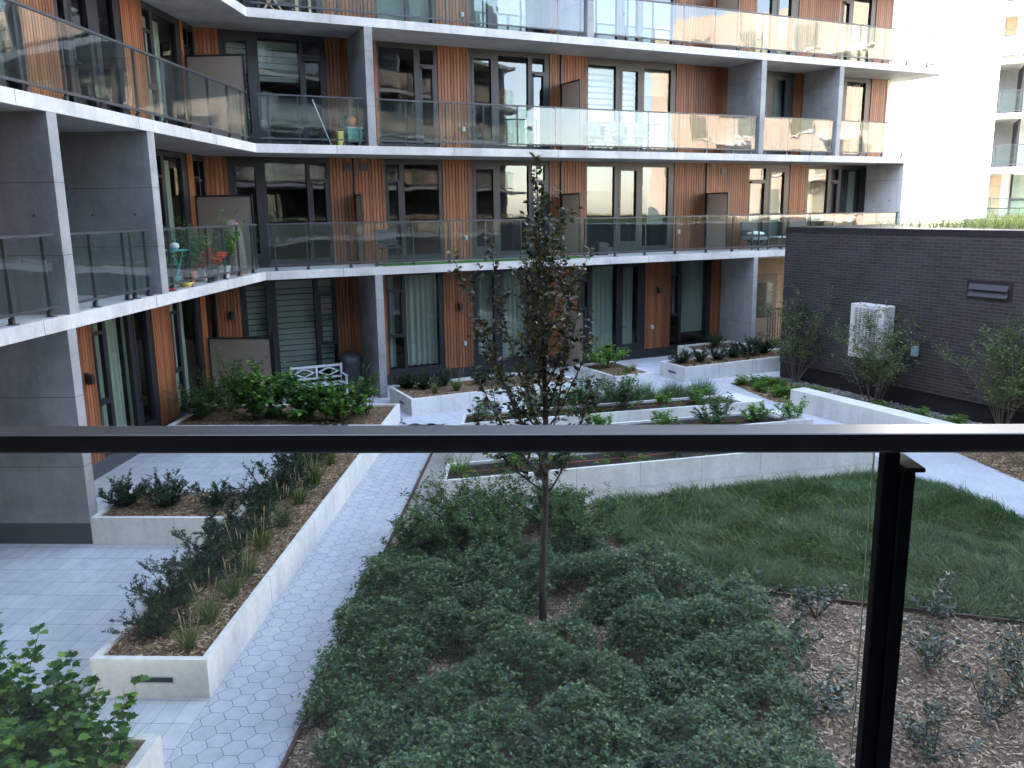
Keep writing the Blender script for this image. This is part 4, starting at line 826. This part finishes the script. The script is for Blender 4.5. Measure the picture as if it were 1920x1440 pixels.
# --- back shrubs and ground cover
for i, (x, y_, h, r, lb) in enumerate([(-1.35, 11.75, .78, .62, 'left green shrub in front of the nearest vegetable bed'), (-.65, 11.95, .82, .6, 'brightest tall green shrub in front of the nearest vegetable bed'), (-1.75, 10.95, .55, .5, 'low green shrub at the edge of the hexagon path'), (-.85, 10.9, .66, .62, 'rounded green shrub left of the columnar tree trunk'), (.45, 11.35, .74, .6, 'rounded shrub right of the columnar tree trunk, at the lawn corner'), (.1, 12.3, .5, .5, 'low shrub behind the columnar tree trunk')]):
    make_leafy(500+i, h, r, 42, LANCE, 'spirea_leaf', (.035, .06), .5, 40, lb, name='green_shrub', group='green shrubs before the vegetable beds', loc=(x, y_, ZG), side=5, el=(.35, 1.45), base=.15)
rng = np.random.default_rng(600)
GC = [(-2.30, 6.75), (-2.30, 8.3), (-2.36, 9.4), (-2.3, 10.6), (-1.6, 11.1), (.3, 10.9), (1.0, 10.9), (1.75, 10.1), (2.5, 9.8), (2.5, 9.2), (2.4, 8.4), (2.5, 7.6), (2.6, 7.0), (2.6, 6.3), (2.5, 5.0), (-1.7, 5.0), (-1.9, 6.2)]
mc = scatter(rng, GC, 150); mr = rng.uniform(.28, .5, 150); mh = rng.uniform(.26, .56, 150)
def cover_h(q):
    d = np.linalg.norm(q[:, None, :]-mc[None], axis=2)/mr[None]; return np.max(mh[None]*np.sqrt(np.maximum(0, 1-d*d)), axis=1)
holes = np.array([(-.02, 8.95, .42), (.25, 9.5, .3), (.68, 8.05, .22), (-2.1, 6.7, .3), (.35, 7.3, .18), (-.6, 7.0, .15), (1.9, 7.0, .2), (-1.2, 8.0, .12)])
nS = 21000; q = scatter(rng, GC, nS); h = cover_h(q); ok = h > .08
for hx, hy, hr_ in holes: ok &= np.hypot(q[:, 0]-hx, q[:, 1]-hy) > hr_*rng.uniform(.75, 1.1, nS)
q, h = q[ok], h[ok]; nS = len(q); top = h*rng.uniform(.72, 1.12, nS); V = []
ln = rng.uniform(.10, .22, nS); sd_ = rdir(rng, nS, .35, 1.0); tip = np.stack([q[:, 0], q[:, 1], ZG+top], -1)
for k in range(12):
    u = rng.uniform(0, 1, nS); P = tip-sd_*(ln*u)[:, None]; P[:, 2] = np.maximum(P[:, 2], ZG+.02); D = unit(sd_*.35+rdir(rng, nS, -.25, .55)); V.append(leaves(P, D, rng.uniform(.028, .054, nS), rng.uniform(.017, .029, nS), KITE, rng, .8, .2, .2))
tag(faces_mesh('ground_cover', np.concatenate(V), 'cover_leaf'), 'mounded grey green ground cover round the tree trunk', 'ground cover', kind='stuff')
rng = np.random.default_rng(610)
for i, (x, y_, h, r, lb) in enumerate([(2.5, 9.3, .5, .32, 'sparse glossy shrub at the left end of the lawn edging'), (3.15, 9.3, .42, .34, 'sparse glossy shrub left of the railing post, at the lawn edge'), (2.7, 8.4, .4, .3, 'sparse glossy shrub between ground cover and bare mulch'), (4.55, 9.3, .55, .36, 'sparse glossy shrub right of the railing post, at the lawn edge'), (5.25, 8.75, .5, .38, 'sparse glossy shrub at the right edge of the view, by the lawn'), (4.0, 8.2, .42, .36, 'sparse glossy shrub in the middle of the right mulch bed'), (4.15, 7.3, .55, .38, 'large sparse glossy shrub at the lower right of the view'), (3.35, 6.7, .5, .34, 'sparse glossy shrub at the bottom right of the railing post'), (2.65, 7.35, .42, .3, 'sparse glossy shrub at the bottom left of the railing post'), (4.7, 7.9, .45, .35, 'sparse glossy shrub at the far right of the mulch bed')]):
    make_leafy(620+i, h*.9, r*.85, 11, LANCE, 'glossy_leaf', (.045, .08), .42, 14, lb, name='glossy_shrub', group='sparse glossy shrubs in the bark mulch', loc=(x, y_, ZG), stem='bark', side=3, el=(.5, 1.4), up=.5)
make_leafy(640, .35, .45, 8, LANCE, 'tree_leaf', (.03, .05), .5, 14, 'pale wispy shrub in the mulch beyond the right walk', loc=(8.75, 15.3, ZG), side=3, el=(.3, 1.2))
# --- garden beds planting
rng = np.random.default_rng(700)
def pt(bedi, u, v):          # bed index, metres along the front, metres back
    a = np.array([[-1.76, 13.1], [-1.77, 14.98], [-1.82, 16.85]][bedi]); q = a+np.array([dbx, dby])*u+np.array([0, 1])*v; return (float(q[0]), float(q[1]), ZG+.37)
BN = ['nearest', 'middle', 'farthest']
veg = [(0, .25, .55, 'grass', .45, 'spiky onion clump at the left end of the nearest vegetable bed'), (0, 1.2, .5, 'bush', .4, 'leafy bean plant left of the tree in the nearest vegetable bed'), (0, 2.0, .5, 'bush', .42, 'pale leafy plant behind the tree in the nearest vegetable bed'), (0, 3.3, .55, 'bush', .36, 'leafy vegetable right of the tree in the nearest vegetable bed'), (0, 4.3, .5, 'bush', .3, 'small vegetable in the middle of the nearest vegetable bed'), (0, 5.6, .5, 'bush', .25, 'small vegetable at the right in the nearest vegetable bed'),
       (1, 2.9, .5, 'bush', .3, 'vegetable in the middle bed, showing just over the handrail'), (1, 4.3, .5, 'bush', .28, 'sprawling squash seedling in the middle vegetable bed'), (1, 5.35, .55, 'bush', .55, 'dense tall vegetable plant in the middle vegetable bed'), (1, 6.35, .45, 'bush', .32, 'leafy plant by the right end of the middle vegetable bed'), (1, 7.2, .2, 'bush', .38, 'thin sprig over the right end of the middle vegetable bed'),
       (2, .5, .5, 'grey', .4, 'silver leaved herb at the left end of the farthest vegetable bed'), (2, 1.5, .5, 'bush', .35, 'herb left of the tree in the farthest vegetable bed'), (2, 2.7, .4, 'bush', .75, 'tall dense green plant right of the tree in the farthest vegetable bed'), (2, 3.7, .45, 'bush', .7, 'tall tomato plant in the farthest vegetable bed'), (2, 4.6, .5, 'bush', .22, 'low seedling in the farthest vegetable bed'), (2, 5.4, .4, 'bush', .3, 'small vegetable by the right end of the farthest vegetable bed')]
for i, (b_, u, v, k, h, lb) in enumerate(veg):
    if k == 'grass': make_tuft(710, h, 60, .12, lb, None, pt(b_, u, v), 'onion_clump', 'bright_leaf', (.008, .016), 0)
    else: make_leafy(711+i, h, h*.75+.1, int(8+20*h), LANCE if i % 3 else LOBED, 'lavender_leaf' if k == 'grey' else ('bright_leaf' if h < .5 else 'spirea_leaf'), (.04, .075), .6, 18 if h < .5 else 30, lb, name='vegetable_plant', cat='plant', group=None, loc=pt(b_, u, v), side=3, el=(.35, 1.4), base=.08)
for bi in range(3):       # drip hoses and seedlings
    a, c = pt(bi, .3, .5), pt(bi, 6.2, .5); tag(MB().tube([a[:2]+(ZG+.385,), c[:2]+(ZG+.385,)], .008, 6).build('drip_hose', 'terracotta'), 'brown drip hose lying along the '+BN[bi]+' vegetable bed', 'hose')
n = 260; u = rng.uniform(.3, 6.3, n); v = rng.uniform(.12, .82, n); bi = rng.integers(0, 3, n); V = []
for a, c, k in zip(u, v, bi):
    p = np.array(pt(k, a, c)); nn = 9; V.append(leaves(np.repeat(p[None], nn, 0)+rng.normal(0, .02, (nn, 3))*[1, 1, .3], rdir(rng, nn, .0, .7), .06, .03, LANCE, rng, .6, .3, .2))
tag(faces_mesh('seedlings', np.concatenate(V), 'bright_leaf'), 'scattered small seedlings and weeds over the vegetable bed soil', 'seedlings', kind='stuff')
n = 15000; u = rng.uniform(1.9, 6.0, n); v = rng.uniform(1.0, 1.5, n); base = np.array([pt(2, a, c) for a, c in zip(u, v)]); base[:, 2] = ZG
u2 = .55+.45*np.abs(np.sin(u*4.1)); o = blades('lavender_row', base, rng.uniform(0, 6.28, n), rng.uniform(.45, .95, n)*u2*.95, rng.uniform(.02, .35, n), rng.uniform(.005, .010, n), 'lavender_leaf', rng=rng, droop=.5)
tag(o, 'row of grey green lavender behind the farthest vegetable bed', 'lavender', kind='stuff')
# --- low perennials in the side bed
fern = None
fl_ = [(11.92, -3.32), (12.1, -3.6), (12.3, -3.8), (11.75, -4.2), (11.9, -4.6), (11.6, -5.0), (12.3, -4.9), (12.57, -5.3), (12.0, -5.5), (12.6, -8.3), (12.35, -8.8), (12.75, -9.0), (12.2, -9.3), (12.4, -7.4), (12.5, -4.0)]
FW_ = ['topmost, at the path corner', 'second, below the path corner one', 'right of the two by the path corner', 'left of the seat wall end', 'behind the seat wall end', 'at the left face of the seat wall end', 'between seat wall and stones', 'touching the river stones near the seat wall end', 'just above the seat wall end', 'right of the multi stem middle tree', 'below the one right of the middle tree', 'by the stones at the lower right', 'nearest to the handrail at the right', 'at the foot of the middle tree', 'beside the left multi stem tree']
for i, (t, n_) in enumerate(fl_):
    lb = 'low green perennial, '+FW_[i]
    if fern is None: fern = make_leafy(801, .28, .26, 16, LANCE, 'bright_leaf', (.05, .09), .4, 16, lb, name='perennial', cat='plant', group='low perennials in the side bed', loc=(*fp(t, n_), ZG), side=2, el=(.4, 1.3))
    else: dup(fern, (*fp(t, n_), ZG), i*1.9, (.8, 1.1, .9, 1.0)[i % 4], lb)

# ------------------------------------------------------------------ balcony and patio furniture
def at(F, s, o, z): return F.at(s, o, z)
# white garden bench
Fb = Frame(fp(1.25, .75), tuple(Md), tuple(-Nd)); bn = thing('garden_bench', 'white painted garden bench with two diamond shapes in its backrest', 'bench')
zb = ZG; m = MB()
m.box(Fb, -.66, .66, -.06, -.02, zb+.82, zb+.88).box(Fb, -.66, .66, -.06, -.02, zb+.52, zb+.57)
for s in (-.66, -.02, .62): m.box(Fb, s, s+.05, -.055, -.022, zb+.57, zb+.82)
for c in (-.32, .32):
    for a, b_ in (((-.26, .695), (0, .80)), ((0, .80), (.26, .695)), ((.26, .695), (0, .59)), ((0, .59), (-.26, .695))): m.tube([Fb.at(c+a[0], -.04, zb+a[1]), Fb.at(c+b_[0], -.04, zb+b_[1])], .02, 6)
m.build('backrest', 'bench_paint', bn); m = MB()
for k in range(5): m.box(Fb, -.66, .66, .0+k*.1, .085+k*.1, zb+.42, zb+.445)
m.build('seat', 'bench_paint', bn)
for s in (-.68, .63):
    m = MB().box(Fb, s, s+.05, .43, .48, zb, zb+.62).build('leg', 'bench_paint', bn); MB().box(Fb, s, s+.05, -.06, -.01, zb, zb+.9).build('leg', 'bench_paint', bn); MB().box(Fb, s-.005, s+.055, -.01, .50, zb+.62, zb+.65).build('armrest', 'bench_paint', bn)
def cover(name, label, F, s, o, z, w_, d_, h, mat):
    t = thing(name, label, 'grill'); m = MB(); nz = 9; ns = 40; n0 = 0; rg = np.random.default_rng(int(abs(s)*100)+7)
    ph = rg.uniform(0, 6, 3)
    for i in range(nz+1):
        f = i/nz; z_ = h*f; sx = w_*(1-.22*f**3); sy = d_*(1-.25*f**3)
        if i == nz: sx *= .55; sy *= .55
        for j in range(ns):
            a = 2*math.pi*j/ns; ca, sa = math.cos(a), math.sin(a); e = .55; r_ = (abs(ca)**(2/.9)+abs(sa)**(2/.9))**-.45; k = 1+(.07*math.sin(7*a+ph[0])+.05*math.sin(13*a+ph[1]))*(1-f)
            m.v.append(F.at(s+sx*r_*ca*k, o+sy*r_*sa*k, z+z_+.02*math.sin(3*a+ph[2])*f))
    for i in range(nz):
        for j in range(ns): a = i*ns+j; c = i*ns+(j+1) % ns; m.f.append((a, c, c+ns, a+ns))
    m.f.append(tuple(nz*ns+j for j in range(ns))); m.build('cover', mat, t, smooth=True); return t
cover('covered_grill', 'round black covered grill standing by the concrete column on the ground floor patio', FM, 2.22, .55, ZG, .40, .40, 1.12, 'black_cover')
cover('covered_grill', 'brown covered grill standing on the second floor balcony at the inner corner', FE, 19.25, -.58, Z2, .32, .36, 1.22, 'brown_cover')
# teal bistro table
tb = thing('bistro_table', 'small teal folding bistro table among the balcony pots', 'table'); Ft = Frame(FE.at(15.9, -.45, 0)[:2], (0, 1), (1, 0))
MB().tube([Ft.at(0, 0, Z2+.69), Ft.at(0, 0, Z2+.71)], .34, 28).build('tabletop', 'teal_metal', tb)
for sgn in (-1, 1): MB().tube([Ft.at(-.26*sgn, .14, Z2), Ft.at(.26*sgn, .14, Z2+.69)], .013).tube([Ft.at(-.26*sgn, -.14, Z2), Ft.at(.26*sgn, -.14, Z2+.69)], .013).build('leg', 'teal_metal', tb)
tag(MB().lathe(Ft.at(.1, .05, Z2+.71), [(.05, 0), (.09, .05), (.075, .11), (.03, .13)], 14).build('teapot', 'white_paint', smooth=True), 'small white pot standing on the teal bistro table', 'pot')
def potted(seed, F, s, o, z, h, lb, leafm, potm, tall=True, rad=.13):
    c = F.at(s, o, z); t = make_leafy(seed, h, .28 if tall else .34, 14, LANCE, leafm, (.05, .09), .5, 26, lb, name='potted_plant', cat='potted plant', group='potted plants on the corner balcony', loc=(c[0], c[1], z+.24), side=4, el=(.9, 1.5) if tall else (.3, 1.3))
    p = MB().lathe((0, 0, -.24), [(rad*.7, 0), (rad, .22), (rad*1.08, .22), (rad*1.08, .26), (rad*.9, .26), (rad*.88, .235)], 18).build('pot', potm, t)
potted(901, FE, 16.55, -.40, Z2, .85, 'bright green potted plant right of the teal table', 'bright_leaf', 'terracotta')
potted(902, FE, 17.5, -.5, Z2, .65, 'green potted plant behind the red flowers', 'bright_leaf', 'white_paint')
potted(903, FE, 18.15, -.30, Z2, .92, 'tall green potted plant beside the brown covered grill', 'bright_leaf', 'light_grey_box')
potted(904, FE, 17.25, -.22, Z2, .42, 'red flowering potted plant at the balcony railing', 'red_leaf', 'black_cover', False)
potted(905, FE, 15.05, -.38, Z2, .5, 'trailing green potted plant beside the concrete column', 'vine_leaf', 'white_paint', False)
tag(MB().lathe(FE.at(15.95, -.22, Z2), [(.09, 0), (.14, .07), (.15, .09), (.12, .08)], 18).build('bowl', 'yellow_glaze', smooth=True), 'yellow bowl on the balcony floor under the teal table', 'bowl')
tag(MB().lathe(FE.at(15.05, -.17, Z2), [(.08, 0), (.14, .05), (.15, .06), (.12, .05)], 18).build('saucer', 'red_glaze', smooth=True), 'red saucer on the balcony edge beside the concrete column', 'saucer')
# folding chairs
def fold_chair(name, label, F, s, o, z, mat, fmat, face=1, group=None, w_=.5):
    t = thing(name, label, 'chair', (0, 0, 0), 0, group); fr = MB()
    for sg in (-w_/2, w_/2):
        fr.tube([F.at(s+sg, o-.25*face, z), F.at(s+sg, o+.22*face, z+.44)], .012).tube([F.at(s+sg, o+.25*face, z), F.at(s+sg, o-.20*face, z+.46), F.at(s+sg, o-.34*face, z+.9)], .012).tube([F.at(s+sg, o-.24*face, z+.62), F.at(s+sg, o+.25*face, z+.62), F.at(s+sg, o+.22*face, z+.44)], .012)
    fr.build('frame', fmat, t); MB().box(F, s-w_/2, s+w_/2, o-.2, o+.22, z+.43, z+.45).build('seat', mat, t)
    MB().quad(F.at(s-w_/2, o-.215*face, z+.5), F.at(s+w_/2, o-.215*face, z+.5), F.at(s+w_/2, o-.34*face, z+.9), F.at(s-w_/2, o-.34*face, z+.9)).quad(F.at(s-w_/2, o-.225*face, z+.5), F.at(s-w_/2, o-.35*face, z+.9), F.at(s+w_/2, o-.35*face, z+.9), F.at(s+w_/2, o-.225*face, z+.5)).build('backrest', mat, t); return t
fold_chair('folding_chair', 'dark folding camp chair on the second floor balcony by the left frosted screen', FM, 3.35, .85, Z2, 'dark_fabric', 'black_rail')
for i, (s, lb) in enumerate([(9.75, 'left pale folding chair on the third floor balcony'), (10.6, 'middle pale folding chair on the third floor balcony'), (11.4, 'right pale folding chair on the third floor balcony')]): fold_chair('folding_chair', lb, FM, s, .75, Z3, 'fan_grey', 'rail_metal', 1, 'folding chairs on the third floor balcony')
rug = tag(MB().box(FM, 3.0, 9.3, .45, 1.47, Z2+.002, Z2+.014).build('turf_rug', 'grass_rug'), 'artificial grass rug along the second floor balcony', 'rug')
tag(MB().box(FM, 9.9, 10.25, .35, .6, Z2, Z2+.38).build('storage_box', 'black_cover', None, .02), 'small black box on the second floor balcony below the bright window', 'box')
def lounge(label, s, o, cushion):
    t = thing('lounge_chair', label, 'chair', (0, 0, 0), 0, 'lounge chairs on the second floor balcony'); F = FM; z = Z2
    m = MB()
    for a in (-.33, .33): m.box(F, s+a-.02, s+a+.02, o-.3, o+.3, z+.58, z+.61).box(F, s+a-.02, s+a+.02, o+.26, o+.3, z, z+.58).box(F, s+a-.02, s+a+.02, o-.32, o-.28, z, z+.85)
    m.build('frame', 'rail_metal', t); MB().box(F, s-.31, s+.31, o-.28, o+.3, z+.30, z+.42).build('seat', 'fan_grey', t, .03); MB().box(F, s-.31, s+.31, o-.34, o-.26, z+.42, z+.9).build('backrest', 'rail_metal', t, .02)
    if cushion:
        tag(MB().lathe(F.at(s, o+.05, z+.43), [(.02, 0), (.26, .04), (.3, .08), (.24, .13), (.02, .17)], 20, 1, .8).build('cushion', 'cushion_white', smooth=True), 'plump white cushion on the grey lounge chair', 'cushion')
lounge('grey lounge chair with a white cushion at the right of the second floor balcony', 15.75, .75, True); lounge('grey lounge chair without cushion, beside the low table', 17.75, .8, False)
lt = thing('low_table', 'low grey table between the two lounge chairs', 'table'); MB().box(FM, 16.6, 17.15, .5, 1.0, Z2+.36, Z2+.40).build('tabletop', 'grey_paint', lt)
for s in (16.62, 17.1):
    for o_ in (.52, .95): MB().box(FM, s, s+.03, o_, o_+.03, Z2, Z2+.36).build('leg', 'rail_metal', lt)
for i, (s, lb) in enumerate([(19.3, 'left tan wicker tub chair behind the brick roof edge'), (20.75, 'right tan wicker tub chair behind the brick roof edge')]):
    t = thing('wicker_chair', lb, 'chair', (0, 0, 0), 0, 'wicker chairs on the end of the balcony'); c = FM.at(s, .85, Z2)
    m = MB(); n0 = 24
    for i_ in range(n0+1):
        a = math.pi*(-.15+1.3*i_/n0); 
        for rr, z_ in ((.30, .35), (.38, .62), (.43, .80)): m.v.append((c[0]+rr*math.cos(a+AM*0+.5), c[1]+rr*math.sin(a+.5), Z2+z_))
    for i_ in range(n0):
        for j in range(2): a = i_*3+j; m.f.append((a, a+3, a+4, a+1))
    o = m.build('shell', 'wicker', t); md = o.modifiers.new('t', 'SOLIDIFY'); md.thickness = .03
    MB().lathe((c[0], c[1], Z2), [(.22, .05), (.32, .3), (.31, .40), (.05, .42)], 20).build('seat', 'wicker', t)
# toys by the third floor column
tg = thing('toy_crate', 'turquoise plastic toy crate beside the third floor column', 'crate'); m = MB().box(FM, 2.25, 2.62, 1.0, 1.3, Z3+.10, Z3+.42)
m.build('body', 'green_plastic', tg, .02); MB().box(FM, 2.23, 2.64, .98, 1.32, Z3+.42, Z3+.46).build('lid', 'pale_blue_plastic', tg, .01)
for s in (2.29, 2.58): MB().tube([FM.at(s, 1.02, Z3+.07), FM.at(s, 1.28, Z3+.07)], .07, 14).build('wheel', 'black_cover', tg)
tag(MB().lathe(FM.at(2.42, 1.15, Z3+.46), [(.02, 0), (.1, .03), (.13, .13), (.1, .22), (.02, .26)], 16).build('toy_ball', 'orange_plastic', smooth=True), 'orange ball on top of the turquoise toy crate', 'ball')
tag(MB().box(FM, 2.02, 2.2, 1.1, 1.25, Z3, Z3+.36).build('toy_box', 'yellow_plastic', None, .03), 'yellow toy left of the turquoise crate', 'toy'); tag(MB().lathe(FM.at(2.5, .72, Z3), [(.15, 0), (.17, .4), (.13, .7), (.16, .78), (.05, .8)], 14).build('storage_bag', 'sage_bag'), 'sage green bag standing behind the toy crate', 'bag')
tag(MB().lathe(FM.at(1.85, .65, Z3), [(.14, 0), (.19, .34), (.2, .36), (.17, .35)], 16).build('bucket', 'black_cover'), 'black bucket on the third floor balcony', 'bucket'); tag(MB().tube([FM.at(1.93, .95, Z3+.02), FM.at(1.6, .6, Z3+1.15)], .013).build('broom_handle', 'white_paint'), 'pale broom handle leaning on the third floor balcony', 'broom')
# folding wooden table on the fourth floor
wt = thing('folding_table', 'wooden folding table with crossed legs on the top visible balcony', 'table'); zt = Z4
MB().box(FM, .35, 1.45, .55, 1.15, zt+.70, zt+.73).build('tabletop', 'light_wood', wt)
for o_ in (.6, 1.1):
    MB().tube([FM.at(.42, o_, zt), FM.at(.95, o_, zt+.7)], .022).tube([FM.at(.95, o_, zt), FM.at(.42, o_, zt+.7)], .022).build('leg', 'light_wood', wt)
MB().box(FM, 1.30, 1.38, .6, .68, zt, zt+.7).build('leg', 'light_wood', wt); MB().box(FM, 1.62, 1.68, .6, .68, zt, zt+.7).build('leg', 'light_wood', wt)

# ------------------------------------------------------------------ far buildings
C_ = thing('apartment_building', 'sunlit white apartment building beyond the courtyard at the right', 'building'); Fc = Frame((15.0, 50.0), (.93, -.367), (-.367, -.93))
wl = MB().box(Fc, -3, 8.95, -10, 0, ZG, 22).box(Fc, 8.95, 26, -10, -2.4, ZG, 22)
lev = [-.85+2.7*k for k in range(8)]
for z in lev: wl.box(Fc, 8.95, 26, -2.395, .30, z-.25, z)
jn = MB()
for z in lev: jn.box(Fc, -3, 8.95, -.01, .006, z-.05, z)
for s_ in (-.5, 2.6, 5.8): jn.box(Fc, s_-.02, s_+.02, -.01, .006, ZG, 22)
o = wl.build('wall', 'white_render', C_); join_into(o, jn, 'joint_sand')
MB().box(Fc, 8.955, 26, -2.39, -2.36, ZG, 22).build('recess_wall', 'white_render', C_)
g = MB(); fr = MB(); tn = MB()
for k, z in enumerate(lev):
    s0 = 10.3 if k in (0, 3) else 11.6
    g.box(Fc, s0, s0+2.2, -2.35, -2.33, z+.05, z+2.35); fr.box(Fc, s0-.1, s0, -2.355, -2.25, z, z+2.4).box(Fc, s0+1.0, s0+1.1, -2.355, -2.25, z, z+2.4).box(Fc, s0, s0+2.2, -2.355, -2.25, z+1.0, z+1.07)
    fr.box(Fc, 10.05, 10.12, -2.355, .05, z, z+2.4) if k not in (0, 3) else None
    if k in (0, 3):
        for q_ in range(4): tn.box(Fc, 9.25, 9.75, -2.355, -2.28, z+.02+q_*.6, z+.56+q_*.6)
        tn.build('tan_panel', 'tan_render', C_); tn = MB()
g.build('window_glazing', 'window_glass', C_); fr.build('window_frame', 'dark_frame', C_)
for z in lev[:4]: railing(C_, Frame(Fc.at(0, .30, 0)[:2], tuple(Fc.d), tuple(Fc.o)), 9.0, 14.1, z, [9.1, 10.0, 11.2, 12.4, 13.6])
# terrace side wall that closes the gap between the main building and the far one
D_ = thing('terrace_wall', 'pale sunlit wall behind the planted brick roof', 'wall'); MB().box(Frame((12.5, 38.0), (.93, -.367), (-.367, -.93)), -1.0, 17, -.4, 0, ZG, -1.3).build('wall', 'white_render', D_); railing(D_, Frame((12.5, 38.0), (.93, -.367), (-.367, -.93)), -1.0, 12, -1.3, list(np.arange(-.8, 12, 1.3)))
E_ = thing('apartment_building', 'tan brick apartment block to the right of the court, seen in the glass reflections', 'building')
Fe = Frame((48, 5), (0, 1), (-1, 0)); o = MB().box(Fe, 0, 30, -14, 0, ZG, 15).build('wall', 'tan_brick', E_)
set_uv(o, lambda c, nrm: (c.y if abs(nrm.x) > .5 else c.x, c.z))
g = MB(); sl_ = MB()
for z in np.arange(-3.5, 14, 3.0):
    for s in np.arange(1.5, 28, 4.2): g.box(Fe, s, s+1.7, .01, .04, z, z+1.9); sl_.box(Fe, s-.1, s+1.8, .0, .12, z-.12, z-.0)
    for s in np.arange(3.8, 26, 8.4): sl_.box(Fe, s, s+3, 0, 1.4, z-.6, z-.4)
g.build('window_glazing', 'window_glass', E_); sl_.build('window_sill', 'white_render', E_)
